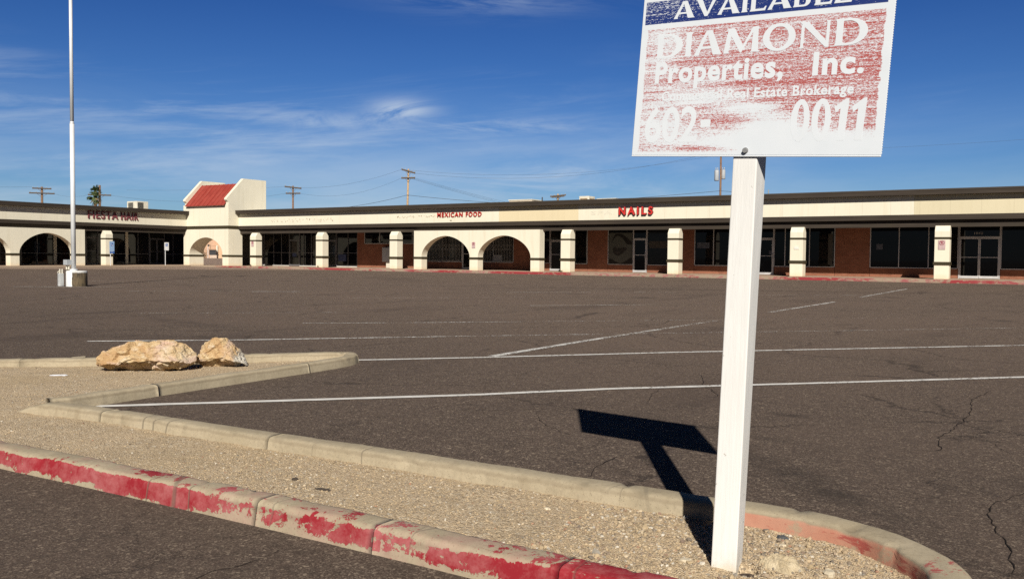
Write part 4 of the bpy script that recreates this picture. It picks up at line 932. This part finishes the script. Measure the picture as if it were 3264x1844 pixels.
ppl(sm([(.16, .50), (.24, .54), (.42, .50), (.60, .53), (.78, .50), (.68, .40), (.54, .30), (.38, .26), (.24, .32), (.18, .40)]), .004, 'poster_shade', (.042, .039, .034))
ppl(sm([(.26, .38), (.36, .41), (.44, .40), (.50, .36), (.40, .32), (.30, .33)]), .008, 'poster_lips', (.055, .05, .045))
ppl(sm([(.0, .0), (.0, .12), (.10, .16), (.28, .08), (.50, .02), (.74, .10), (.96, .20), (.99, .0)]), .004, 'poster_collar', (.030, .028, .025))

# ------------------------------------------------------------------ left wing (faces +x)
LW = thing('shopping_arcade', 'left hand arcade wing with cream arches below a deep brown cornice', 'building', (-66, 30, 0))
fascia(LW, YZ, -12.0, 49.19, -65.0, None, -1)
b = MB(); b.box(-65.22, -65.0, -12, 49.19, 3.474, 4.468); b.build('frieze', FRIEZE, LW)
arch_wall(LW, YZ, 19.6, 39.78, [(36.86, 2.1, 1.10, 2.57, 1.8), (32.02, 2.1, 1.10, 2.57, 1.8), (27.2, 2.1, 1.10, 2.57, 1.8), (22.4, 2.1, 1.1, 2.57, 1.8)], -64.75, -65.37, -1)
column(LW, YZ, 41.5, 42.12, -64.75, -65.40, -1)
LX = -68.75; kw = dict(to3=YZ, plane=LX, sgn=-1)
window(LW, [10, 14, 18, 22, 26, 30, 34, 37.06, 38.30, 39.60], .20, ZT, (1.06,), GLASS, DARKALU, **kw)
b = MB(); b.box(LX - .2, LX + .03, 39.59, 39.85, .15, ZT); b.build('pilaster', CREAM, LW); b = MB(); b.box(LX - .2, LX + .03, 45.88, 46.14, .15, ZT); b.build('pilaster', CREAM, LW)
window(LW, [39.86, 40.9, 42.28], .20, ZT, (1.06,), GLASS, DARKALU, **kw)
door(LW, 42.30, 43.38, 2.38, 1, GLASS2, DARKALU, **kw)
window(LW, [43.40, 44.6, 45.87], .20, ZT, (1.06,), GLASS, DARKALU, **kw); window(LW, [46.15, 47.09, 48.16], .20, ZT, (1.06,), GLASS, DARKALU, **kw)
door(LW, 48.18, 49.72, 2.40, 2, GLASS2, DARKALU, **kw); window(LW, [49.74, 50.6, 51.7], .2, ZT, (1.06,), GLASS, DARKALU, **kw)
b = MB(); b.box(-86, LX - .21, -12, 51.8, 0, 4.45); b.build('back_block', PEACH, LW)
b = MB(); b.box(LX - .2, LX + .02, -12, 9.9, .15, ZT); b.build('brick_wall', BRICK, LW)
b = MB(); b.box(-86, -65.42, -12, 51.9, 4.455, 4.60); b.build('roof', ROOFTOP, LW)
b = MB(); b.box(-68.6, -65.5, 49.2, 51.8, 2.9, 3.01); b.build('soffit', BROWN, LW)

# ------------------------------------------------------------------ corner tower
TW = thing('arched_tower', 'cream corner tower with a sloping red metal roof over an open archway', 'building', (-62.5, 49.2, 0))
TX0, TX1, TF, TB = -65.4, -59.62, 49.2, 50.65
ar = bez_arch(-62.5, 2.13, 1.14, 2.51, 1.85)
out = [(TX0, .15), (-64.63, .15)] + ar[::-1] + [(-60.37, .15), (TX1, .15), (TX1, 5.25), (TX0, 5.25)]
b = MB(); b.poly([out], XZ, TF, TB); tw = b.build('arch_wall', CREAM, TW)
for s, e in ((TX0, -64.63), (-60.37, TX1)):
    b = MB(); b.box(s - .035, e + .035, TF - .035, TB + .035, .90, 1.05); b.build('trim_band', OLIVE, tw)
b = MB(); b.box(TX0 - .03, TX1 + .03, TF - .03, TB + .02, 3.22, 3.475); b.build('upper_band', OLIVE, tw)
b = MB(); b.box(TX0 + .002, TX1 - .002, TB + .002, 53.2, 2.92, 5.25); b.build('passage_block', CREAM, TW)
for x0, x1 in ((TX0 + .2, TX0 + .48), (TX1 - .29, TX1 + .004)):
    b = MB(); pr = [(TF - .004, 4.0), (TF - .004, 5.42), (TF - .20, 5.60), (TF - .20, 5.72), (50.75, 7.46), (53.25, 7.46), (53.25, 4.0)]
    b.poly([pr], lambda p, q, d: (d, p, q), x0, x1); bevel(b.build('parapet_wall', CREAM, TW), .015, 1)
ra, rb = (TF - .22, 5.20), (50.72, 7.06)
b = MB(); b.poly([[(ra[0], ra[1] - .05), ra, rb, (rb[0] + .05, rb[1] - .2)]], lambda p, q, d: (d, p, q), TX0 + .482, TX1 - .292)
sl = math.hypot(rb[0] - ra[0], rb[1] - ra[1]); nrm = ((-(rb[1] - ra[1])) / sl, (rb[0] - ra[0]) / sl); x = TX0 + .62
while x < TX1 - .35:
    q = [(ra[0] + nrm[0] * h_ - .0, ra[1] + nrm[1] * h_) for h_ in (0.001, .045)] + [(rb[0] + nrm[0] * h_, rb[1] + nrm[1] * h_) for h_ in (.045, 0.001)]
    b.poly([q], lambda p, q2, d: (d, p, q2), x - .014, x + .014); x += .56
b.build('roof', REDROOF, TW)
b = MB(); b.box(TX0 + .482, TX1 - .292, 50.78, 53.1, 6.7, 6.82); b.box(TX0 + .482, TX1 - .292, 52.9, 53.1, 5.25, 6.698); b.build('roof_deck', ROOFTOP, TW)

# ------------------------------------------------------------------ shop lettering, mounted on the friezes
def shop_sign(name, label, words, v0, v1, to3, front, back, weight, spacing, faces, sides):
    c = to3(words[0][1], v0, front); r = thing(name, label, 'sign', c, 0, 'raised letter signs on the arcade fascia')
    for body, u0, u1 in words:
        b = MB(); add_text(b, body, u0, u1, v0, v1, to3, front, back, weight, spacing, 0, 1); b.build('lettering', [faces, sides], r)
    return r
shop_sign('shop_lettering', 'flat red MEXICAN FOOD letters on the cream fascia above the twin arches', [('MEXICAN', -38.66, -36.46), ('FOOD', -36.17, -34.86)], 3.86, 4.17, XZ, 50.20, 50.278, .006, 1.22, LETTER_RED, LETTER_SIDE)
shop_sign('shop_lettering', 'bright red raised NAILS letters on the right wing fascia', [('NAILS', -24.41, -22.13)], 3.755, 4.245, XZ, 50.12, 50.278, .024, 1.42, LETTER_RED, LETTER_SIDE)
YZm = lambda u, v, d: (d, u, v)
shop_sign('shop_lettering', 'faded maroon FIESTA HAIR letters half in shadow on the left wing', [('FIESTA', 40.18, 42.72), ('HAIR', 43.0, 44.53)], 3.79, 4.42, YZm, -64.93, -64.998, .016, 1.2, LETTER_FADED, LETTER_FADED)

# ------------------------------------------------------------------ notices on columns
def no_parking(x, z, w, label):
    r = thing('no_parking_sign', label, 'sign', (x, 49.99, z), 0, 'no parking notices on the cream columns')
    h = w * 1.42; b = MB(); b.box(x - w / 2, x + w / 2, 49.975, 49.985, z - h / 2, z + h / 2); b.build('sign_plate', PINKSIGN, r)
    c = z + h * .22; R = w * .37
    b = MB(); ou = [(x + R * math.cos(t), c + R * math.sin(t)) for t in np.linspace(0, 2 * math.pi, 29)[:-1]]; inn = [(x + R * .84 * math.cos(t), c + R * .84 * math.sin(t)) for t in np.linspace(2 * math.pi, 0, 29)[:-1]]
    b.poly([ou, inn], XZ, 49.968, 49.974); s = R * .10; a = rad(135)
    ca, sa = math.cos(a), math.sin(a); b.poly([[(x + ca * t * R * .86 - sa * k * s, c + sa * t * R * .86 + ca * k * s) for t, k in ((-1, -1), (1, -1), (1, 1), (-1, 1))]], XZ, 49.9695, 49.974)
    b.build('ban_ring', MAROON, r)
    b = MB(); add_text(b, 'P', x - R * .36, x + R * .42, c - R * .58, c + R * .58, XZ, 49.971, 49.974, .03); b.build('letter', MAROON, r)
    return r
no_parking(-6.11, 1.90, .33, 'faded pink no parking notice on the column by the double doors')
no_parking(-57.6, 1.97, .30, 'faded pink no parking notice on the column beside the tower')
no_parking(-35.33, 1.88, .29, 'faded pink no parking notice between the twin arches')
b = MB(); b.box(-13.55, -13.28, 49.975, 49.99, 1.66, 1.81); tag(b.build('address_plaque', flat('cream_plaque', (.78, .76, .68), .7)), 'small blank cream plaque on the column right of the white post', 'plaque')

# ------------------------------------------------------------------ accessible parking signs on posts by the left wing
def access_sign(x, y, z0, z1, mat, label, lower):
    r = thing('accessible_parking_sign', label, 'sign', (x, y, .0), 0, 'accessible parking signs by the left wing')
    w = .46
    b = MB(); b.tube([(x - .03, y - .2, 0), (x - .03, y - .2, z1)], .028, 8); b.build('sign_post', GALV, r)
    b = MB(); b.box(x, x + .015, y - .30, y - .30 + w * .88, z0, z1); b.build('sign_plate', mat[0], r)
    cy = y - .30 + w * .44; cz = z1 - (z1 - z0) * .34; q = .12
    b = MB(); b.box(x + .016, x + .019, cy - q * .9, cy + q * .9, cz - q, cz + q); b.build('emblem_square', mat[1], r)
    b = MB(); f = lambda u, v, d: (x + d, cy + u, cz + v)      # seated figure and wheel
    pts = [(.075 * math.cos(t), -.03 + .065 * math.sin(t)) for t in np.linspace(rad(150), rad(395), 14)]
    for p0, p1 in list(zip(pts, pts[1:])) + [((-.02, .06), (-.01, -.01)), ((-.01, -.01), (.05, -.01)), ((.05, -.01), (.075, -.075))]:
        b.tube([f(*p0, .0205), f(*p1, .0205)], .010, 5)
    b.tube([f(-.022, .085, .0195), f(-.022, .085, .0215)], .02, 10); b.build('wheelchair_emblem', mat[2], r)
    if lower:
        b = MB(); b.box(x + .001, x + .016, y - .29, y - .29 + w * .86, z0 - .16, z0 - .02); b.build('lower_plate', BLUE, r)
    return r
PALEBLUE = flat('pale_blue_sign', (.30, .44, .66), .5)
access_sign(-63.55, 41.35, 1.25, 2.03, (PALEBLUE, BLUE, WHITE), 'pale blue accessible parking sign on a post before the column', True)
access_sign(-63.55, 46.25, 1.38, 2.03, (WHITE, BLUE, WHITE), 'white accessible parking sign on a post before the dark double doors', False)

rw_ = random.Random(6); WEED = flat('dry_weed', (.10, .085, .04), .9)
for x_, y_, lab_ in ((-57.75, 49.93, 'small dry weed at the foot of the column beside the tower'), (-28.35, 49.93, 'small dry weed at the foot of the column right of the twin arches'), (-50.1, 49.93, 'small dry weed at the foot of the second column from the tower')):
    b = MB()
    for i in range(16):
        a = rw_.uniform(0, 6.28); e = rw_.uniform(.5, 1.4); L = rw_.uniform(.07, .2); p = Vector((x_, y_, .15)); d = Vector((math.cos(a) * math.cos(e), -abs(math.sin(a)) * math.cos(e), math.sin(e)))
        b.tube([p, p + d * L * .6, p + d * L + Vector((rw_.uniform(-.03, .03), 0, -.02))], [.008, .012, .004], 4)
    tag(b.build('weed', WEED), lab_, 'weed', 'weeds at the column feet')
# ------------------------------------------------------------------ wall cabinet beside the third column
r = thing('utility_cabinet', 'grey electrical cabinet on the brick wall beside a cream column', 'cabinet', (-46.1, 53.3, 0))
b = MB(); b.box(-46.4, -45.4, 53.2, 53.48, .62, 1.76); bevel(b.build('cabinet_body', GREYBOX, r), .015, 1)
b = MB(); b.box(-46.34, -45.46, 53.185, 53.198, .70, 1.70); b.build('cabinet_door', flat('grey_enamel_door', (.45, .47, .48), .5), r)
b = MB(); b.box(-46.02, -45.5, 53.25, 53.45, .15, .60); b.build('conduit_box', PALEBOX, r)

# ------------------------------------------------------------------ lot light pole
LP = thing('light_pole', 'tall slim galvanised lot light pole standing in a whitewashed concrete drum', 'light pole', (-27.97, 16.86, 0))
def drum_mat():
    m = Mat('whitewashed_concrete', .85, .25)
    xyz = m.sepxyz(); n = m.noise(4, 6, .65); n2 = m.noise(9, 5, .65, m.scale((1, 1, .35)))
    lat = m.math('ADD', m.math('MULTIPLY', xyz[0], .84), m.math('MULTIPLY', xyz[1], .54))
    bare = m.mix(m.rng(n2, .4, .6), (.05, .040, .030), (.14, .105, .062))
    rim = m.rng(m.math('MULTIPLY_ADD', n, .1, xyz[2]), .48, .53)
    edge = m.math('MULTIPLY', m.rng(m.math('MULTIPLY_ADD', n, .07, lat), .055, .075), m.rng(rim, 0, 1, 1, .15))
    m.base(m.mix(edge, m.mix(m.rng(n, .3, .7), (.70, .70, .69), (.80, .80, .79)), bare)); m.bump(n2, .4, .02); return m.m
b = MB(); b.tube([(-27.94, 16.87, -.05), (-27.94, 16.87, .49), (-27.94, 16.87, .515)], [.325, .32, .30], 40); b.build('concrete_base', drum_mat(), LP, True).modifiers.new('edge', 'EDGE_SPLIT').split_angle = rad(40)
p0, p1 = Vector((-28.03, 16.82, .5)), Vector((-28.37, 17.0, 10.6)); ptl = lambda z: p0.lerp(p1, (z - .5) / 10.1)
b = MB(); b.tube([ptl(.5), ptl(5.35)], .073, 20); b.tube([ptl(5.35), ptl(5.42)], [.073, .058], 20); b.tube([ptl(5.42), ptl(10.6)], [.058, .052], 20); b.build('pole_shaft', GALV, LP, True)
b = MB(); q = ptl(.52); b.tube([q, q + Vector((0, 0, .05))], .12, 20); b.build('base_plate', GALV, LP)
hd = ptl(10.6)
for s in (-1, 1):
    b = MB(); b.tube([hd, hd + Vector((.55 * s, .35 * s, .1))], .03, 8); b.build('lamp_arm', GALV, LP)
    b = MB(); c = hd + Vector((.8 * s, .5 * s, .1)); b.box(c.x - .3, c.x + .3, c.y - .18, c.y + .18, c.z - .07, c.z + .07); bevel(b.build('lamp_head', GREYBOX, LP), .03, 2)
b = MB(); c = ptl(.78); b.box(c.x - .20, c.x + .0, c.y - .24, c.y - .06, .70, .875); bevel(b.build('junction_box', GREYBOX, LP), .008, 1)
b = MB(); b.tube([(c.x - .15, c.y - .15, .69), (c.x - .15, c.y - .15, .55)], .028, 8); b.tube([(c.x - .06, c.y - .13, .69), (c.x - .06, c.y - .13, .55)], .028, 8); b.build('conduit', PALEBOX, LP)
r = thing('electrical_pedestal', 'small grey electrical pedestal standing left of the pole base', 'pedestal', (-28.35, 16.58, 0))
b = MB(); b.box(-28.43, -28.29, 16.50, 16.64, 0, .425); bevel(b.build('pedestal_body', flat('pedestal_grey', (.48, .49, .49), .6, .3, 0, .2, 4), r), .01, 1)
b = MB(); b.tube([(-28.39, 16.56, .42), (-28.39, 16.56, .57)], .026, 8); b.tube([(-28.32, 16.60, .42), (-28.32, 16.60, .57)], .026, 8); b.tube([(-28.47, 16.53, .44), (-28.43, 16.55, .50)], .02, 6); b.build('conduit', PALEBOX, r)

# ------------------------------------------------------------------ roof-top units
def unit(name, label, x0, x1, y0, y1, z0, z1, panels):
    r = thing(name, label, 'air conditioner', ((x0 + x1) / 2, (y0 + y1) / 2, z0))
    b = MB(); b.box(x0, x1, y0, y1, z0, z1); bevel(b.build('casing', PALEBOX, r), .02, 1)
    for face, a, c, d, e in panels:
        b = MB(); nsl = 7
        for i in range(nsl):
            zz0 = d + (e - d) * i / nsl; zz1 = zz0 + (e - d) / nsl * .7
            if face == 'front': b.box(a, c, y0 - .02, y0 - .002, zz0, zz1)
            else: b.box(x1 + .002, x1 + .02, a, c, zz0, zz1)
        b.build('louvre_panel', DARK if e - d > .4 and x0 < -60 else flat('rusty_louvre', (.30, .21, .12), .8), r)
    return r
unit('rooftop_unit', 'pale rooftop air conditioner on the left wing with dark louvres', -70.9, -69.5, 47.5, 48.65, 4.58, 5.66, (('front', -70.70, -70.0, 4.9, 5.56), ('side', 47.6, 48.15, 4.9, 5.58)))
unit('rooftop_unit', 'pale boxy rooftop cooler above the right wing near the NAILS letters', -30.72, -29.93, 56.6, 57.55, 4.58, 5.50, (('front', -30.62, -30.05, 4.9, 5.36), ('side', 56.7, 57.4, 4.9, 5.36)))
r = thing('rooftop_unit', 'low flat topped rooftop unit right of the pale boxy cooler', 'air conditioner', (-28.9, 57.8, 4.58))
b = MB(); b.box(-29.6, -28.15, 57.3, 58.3, 4.58, 5.24); b.build('casing', PALEBOX, r); b = MB(); b.box(-29.4, -28.2, 57.4, 58.2, 5.242, 5.30); b.build('gap', DARK, r); b = MB(); b.box(-29.65, -28.1, 57.25, 58.35, 5.302, 5.34); b.build('lid', PALEBOX, r)
r = thing('rooftop_unit', 'long low beige rooftop box above the twin arches', 'air conditioner', (-40, 64, 4.58))
b = MB(); b.box(-41.2, -38.95, 63.5, 65.0, 4.58, 5.86); b.build('casing', flat('beige_casing', (.58, .49, .38), .8), r); b = MB(); b.box(-41.25, -38.9, 63.45, 65.05, 5.862, 5.93); b.build('lid', PALEBOX, r)
b = MB(); b.cyl(-32.86, 55.0, 4.58, 5.40, .04, 12); tag(b.build('vent_pipe', DARK), 'short black vent pipe poking above the right wing roof', 'vent pipe')
b = MB(); b.cyl(-18.05, 60.0, 4.58, 5.78, .035, 10); tag(b.build('vent_pipe', flat('grey_vent', (.25, .27, .28), .6)), 'thin grey vent pipe above the roof right of the white post', 'vent pipe')

# ------------------------------------------------------------------ utility poles and wires
def upole(x, y, ztop, r_, mat, label, arms, lean=(0, 0), az=45):
    t = thing('utility_pole', label, 'utility pole', (x, y, 0), 0, 'utility poles behind the arcade')
    top = Vector((x, y, ztop)); bot = Vector((x + lean[0], y + lean[1], -.2))
    b = MB(); b.tube([bot, bot.lerp(top, .5), top], [r_ * 1.15, r_ * 1.05, r_ * .9], 12); b.build('shaft', mat, t, True)
    ends = []
    for z, half, tilt, ang in arms:
        d = Vector((math.cos(rad(ang)), math.sin(rad(ang)), tilt)); c = bot.lerp(top, (z + .2) / (ztop + .2)); a = b = None
        m_ = MB(); sd = Vector((-d.y, d.x, 0)).normalized() * .075; up_ = Vector((0, 0, .09)); p, q = c - d * half, c + d * half
        o_ = sd.normalized() * (r_ + .06)
        vs = [e + s1 * sd + s2 * up_ - o_ for e in (p, q) for s1, s2 in ((-1, -1), (1, -1), (1, 1), (-1, 1))]
        m_.add(vs, [(3, 2, 1, 0), (4, 5, 6, 7)] + [(j, (j + 1) % 4, 4 + (j + 1) % 4, 4 + j) for j in range(4)]); m_.build('crossarm', ARMWOOD, t)
        for f in (-.92, -.45, .5, .92):
            e = c + d * half * f - o_; m_ = MB(); m_.tube([e + Vector((0, 0, .06)), e + Vector((0, 0, .14)), e + Vector((0, 0, .17)), e + Vector((0, 0, .24))], [.02, .02, .055, .045], 8); m_.build('insulator', GREYBOX, t)
        for s in (-1, 1):
            m_ = MB(); m_.tube([c + d * half * .45 * s - o_ * .9, c - Vector((0, 0, .55)) - o_ * .6], .018, 5); m_.build('brace', ARMWOOD, t)
        ends.append((p, q, c))
    return t, ends
LAT = 52
p1_, e1 = upole(-123.6, 69.6, 10.35, .16, WOODPOLE, 'distant brown utility pole with two crossarms left of the light pole', [(10.1, 1.2, 0, 60), (9.43, 1.6, 0, 60)])
p2_, e2 = upole(-117.4, 74.4, 10.70, .17, WOODPOLE, 'brown utility pole standing in front of the fan palm', [(9.30, 1.5, 0, 55)])
p3_, e3 = upole(-93.9, 88.75, 10.8, .13, WOODPOLE, 'slim dark utility pole with two crossarms right of the tower', [(10.55, 1.15, -.09, 50), (9.73, 1.0, .03, 50)])
p4_, e4 = upole(-70.66, 85.9, 11.85, .125, PALEPOLE, 'leaning sun bleached utility pole with two crossarms over the middle of the roof', [(11.55, .85, -.26, 40), (10.72, .85, .03, 40)], (-.35, 0))
p5_, e5 = upole(-36.4, 102.0, 13.9, .125, WOODPOLE, 'reddish utility pole carrying transformers beside the white sign post', [(13.6, 1.0, 0, 20)])
p6_, e6 = upole(-62.5, 108.9, 10.0, .14, PALEPOLE, 'short utility pole top crowded with insulators above the NAILS shop roof', [(9.72, 1.1, .11, 35), (9.60, .9, .11, 35)])
for k, (dx, dy, z0, z1, rr) in enumerate(((-.40, -.25, 10.28, 11.55, .27), (.22, .30, 10.5, 11.6, .24))):
    q = MB(); x, y = -36.4 + dx, 102 + dy; q.tube([(x, y, z0), (x, y, z0 + .06), (x, y, z1 - .1), (x, y, z1)], [rr * .9, rr, rr, rr * .85], 18); q.tube([(x - .1, y, z1), (x - .1, y, z1 + .28)], .05, 8); q.tube([(x + .12, y, z1), (x + .12, y, z1 + .28)], .05, 8)
    q.build('transformer', GREYBOX, p5_, True)
def wire(pts, label, sag=0.0, r_=.014):
    P = [Vector(p) for p in pts]; out = []
    for a, c in zip(P, P[1:]):
        for i in range(13):
            t = i / 12; q = a.lerp(c, t); q.z -= sag * 4 * t * (1 - t); out.append(q)
    m_ = MB(); m_.tube(out, r_, 5); return tag(m_.build('power_line', WIRE), label, 'power line', 'overhead power lines')
wire([(-124, 66, 8.0), e3[1][2] + Vector((0, 0, -2.35)), (-70.7, 85.75, 8.62)], 'thick low cable from the slim dark pole to the leaning pole', .55, .022)
wire([(-70.7, 85.75, 8.62), (-57, 92.5, 7.45), (-36.4, 101.9, 9.1)], 'thick low cable from the leaning pole dipping towards the transformer pole', .12, .024)
wire([(-36.4, 101.9, 9.1), (-10, 108, 8.35)], 'thick low cable running right from the transformer pole', .5, .022)
wire([e3[0][0], e4[0][0]], 'thin upper wire joining left arm ends of the dark pole and leaning pole', .9, .010); wire([e3[1][1], e4[1][0]], 'thin second wire below joining the dark pole and leaning pole', 1.1, .009)
wire([e4[0][1], e5[0][0]], 'thin wire from the leaning pole top to the transformer pole', 1.6, .010); wire([e4[0][0], e5[0][1]], 'thin wire from the leaning pole far arm to the transformer pole', 1.5, .009)
for i, dx in enumerate((0, .6, 1.1)): wire([e4[1][1] + Vector((-dx * .6, -dx * .3, 0)), (-57 - dx * 1.5, 95.5, 6.9)], ['highest thin service wire dropping right from the leaning pole', 'middle thin service wire dropping right from the leaning pole', 'lowest thin service wire dropping right from the leaning pole'][i], .15, .010)
wire([e1[0][0] + Vector((0, 0, .2)), (-150, 45, 10.3)], 'thin wire leaving the distant left pole towards the left', .3, .010); wire([e1[1][1], e2[0][0]], 'thin wire between the distant left pole and the palm pole', .35, .009); wire([e2[0][1], e3[1][0]], 'thin wire from the palm pole passing behind the tower', 1.0, .011)
wire([e3[0][0], (-115, 77, 10.1)], 'thin wire leaving the dark pole towards the tower', .2, .009); wire([e5[0][1], (20, 112, 15.5)], 'thin wire running right from the transformer pole over the roof', .8, .008)

# ------------------------------------------------------------------ fan palm
PT = thing('palm_tree', 'shaggy green fan palm rising behind the left wing roof', 'palm tree', (-110.6, 69.5, 0))
b = MB(); b.tube([(-110.7, 69.5, -.1), (-110.75, 69.5, 4), (-110.65, 69.5, 9.3)], [.30, .22, .2], 12); b.build('trunk', WOODPOLE, PT, True)
rp = random.Random(8); b = MB(); bs = MB()
def frond(mbx, c, dirv, L, w, droop):
    d = Vector(dirv).normalized(); side = d.cross(Vector((0, 0, 1))); side = side.normalized() if side.length > .05 else Vector((1, 0, 0)); upv = side.cross(d)
    stem = c + d * L * .5; mbx.tube([c, stem], .014, 4, 0, False); nb = 15
    for i in range(nb):
        a = rad(-75 + 150 * i / (nb - 1)); dd = (d * math.cos(a) + side * math.sin(a) + upv * rp.uniform(-.12, .12)).normalized(); ln = L * .55 * (1 - .25 * abs(a)) * rp.uniform(.85, 1.1)
        wv = dd.cross(upv).normalized() * w; m_ = stem + dd * ln * .6 - Vector((0, 0, droop * .2)); t_ = stem + dd * ln - Vector((0, 0, droop))
        mbx.add([stem, m_ - wv, m_ + wv, t_], [(0, 1, 2), (1, 3, 2)])
for i in range(64):
    a = rp.uniform(0, 6.283); e = rp.uniform(-.75, 1.3); z = 9.25 + rp.uniform(-.15, .2); frond(b, Vector((-110.65, 69.5, z)), (math.cos(a) * math.cos(e), math.sin(a) * math.cos(e), math.sin(e)), rp.uniform(.65, 1.0), .035, rp.uniform(.05, .25))
for i in range(40):
    a = rp.uniform(0, 6.283); e = rp.uniform(-1.35, -.5); z = 9.0 - rp.uniform(0, .9); frond(b if rp.random() < .6 else bs, Vector((-110.65 + .1 * math.cos(a), 69.5 + .1 * math.sin(a), z)), (math.cos(a) * math.cos(e), math.sin(a) * math.cos(e), math.sin(e)), rp.uniform(.5, .85), .035, rp.uniform(.1, .3))
for i in range(16):
    a = rp.uniform(2.6, 5.0); e = rp.uniform(-.9, .2); frond(b, Vector((-111.0, 69.2, 8.6)), (math.cos(a) * math.cos(e), math.sin(a) * math.cos(e), math.sin(e)), rp.uniform(.5, .8), .035, .2)
def leaf(name, c0, c1):
    m = Mat(name, .6, .3); m.base(m.mix(m.geo('Random Per Island'), c0, c1)); return m.m
b.build('crown', leaf('palm_leaf', (.035, .06, .02), (.10, .13, .05)), PT); bs.build('dead_fronds', leaf('dry_palm_leaf', (.16, .12, .06), (.26, .20, .10)), PT)

# ------------------------------------------------------------------ yard seen through the tower arch
AR = rad(51.6); AO = (-115.6, 92.2)
def yard(name, label, cat): return thing(name, label, cat, (AO[0], AO[1], 0), AR)
mb = MB(); d = Vector((-.784, .621)); l = Vector((.621, .784)); vs = []
for k, z in ((66, .006), (105, .10), (138, .46), (165, .46)):
    for s in (-14, 14): p = d * k + l * s; vs.append((p.x, p.y, z))
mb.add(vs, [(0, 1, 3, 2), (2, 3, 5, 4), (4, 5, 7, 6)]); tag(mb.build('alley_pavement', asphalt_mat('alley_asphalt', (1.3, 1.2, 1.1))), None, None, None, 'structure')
r = yard('stucco_building', 'peach stucco building seen through the tower archway', 'building')
b = MB(); b.box(-7, 8, 2.0, 9, 0, 5.0); b.build('wall', PEACH, r, False, True); b = MB(); b.box(.86, 3.2, 1.2, 1.99, .3, 3.6); b.build('wall_return', flat('tan_stucco', (.66, .44, .28), .9), r, False, True); b = MB(); b.box(.64, .855, .9, 1.19, .3, 2.5); b.build('pilaster', CREAM, r, False, True); b = MB(); b.box(-7.2, 8.2, 1.8, 9.2, 5.002, 5.2); b.build('roof', ROOFTOP, r, False, True)
r = yard('yard_container', 'dark metal bin on a pale plinth seen through the archway', 'container')
b = MB(); b.box(-.42, .62, .2, 1.1, .95, 1.74); bevel(b.build('bin_body', flat('dark_bin', (.045, .043, .045), .6), r, False, True), .03, 1); b = MB(); b.box(-.46, .66, .16, 1.12, 1.742, 1.80); b.build('lid', flat('bin_lid', (.10, .085, .075), .6), r, False, True); b = MB(); b.box(-.34, .70, .1, 1.15, .40, .948); b.build('plinth', flat('plinth_concrete', (.62, .48, .38), .9), r, False, True)
r = yard('gate_post', 'pale steel post with a dark placard seen through the archway', 'post')
b = MB(); b.tube([(-.60, -.3, .4), (-.60, -.3, 2.5)], .05, 8); b.build('post', GALV, r, False, True); b = MB(); b.box(-.64, -.36, -.37, -.352, 2.32, 2.62); b.build('placard', DARK, r, False, True)
b = MB(); b.tube([(-.22, -.1, 1.9), (-.22, -.1, 2.6)], .035, 6); b.tube([(-.6, -.2, 1.95), (.62, -.2, 1.98)], .02, 6); b.tube([(-.22, -.2, 2.35), (.62, -.2, 2.38)], .02, 6); b.build('rail', WOODPOLE, r, False, True)
r = yard('dark_shrub', 'dark scrubby bush at the left edge of the archway view', 'shrub')
b = MB(); q = random.Random(3)
for i in range(700):
    c = Vector((-1.15 + q.gauss(0, .28), .2 + q.gauss(0, .25), .45 + abs(q.gauss(.55, .35)))); s = q.uniform(.03, .07); a = Vector((q.uniform(-1, 1), q.uniform(-1, 1), q.uniform(-1, 1))).normalized() * s; e = Vector((q.uniform(-1, 1), q.uniform(-1, 1), q.uniform(-1, 1))).normalized() * s
    b.add([c, c + a, c + a + e, c + e], [(0, 1, 2, 3)])
b.build('foliage', leaf('scrub_leaf', (.02, .025, .012), (.05, .055, .03)), r, False, True)
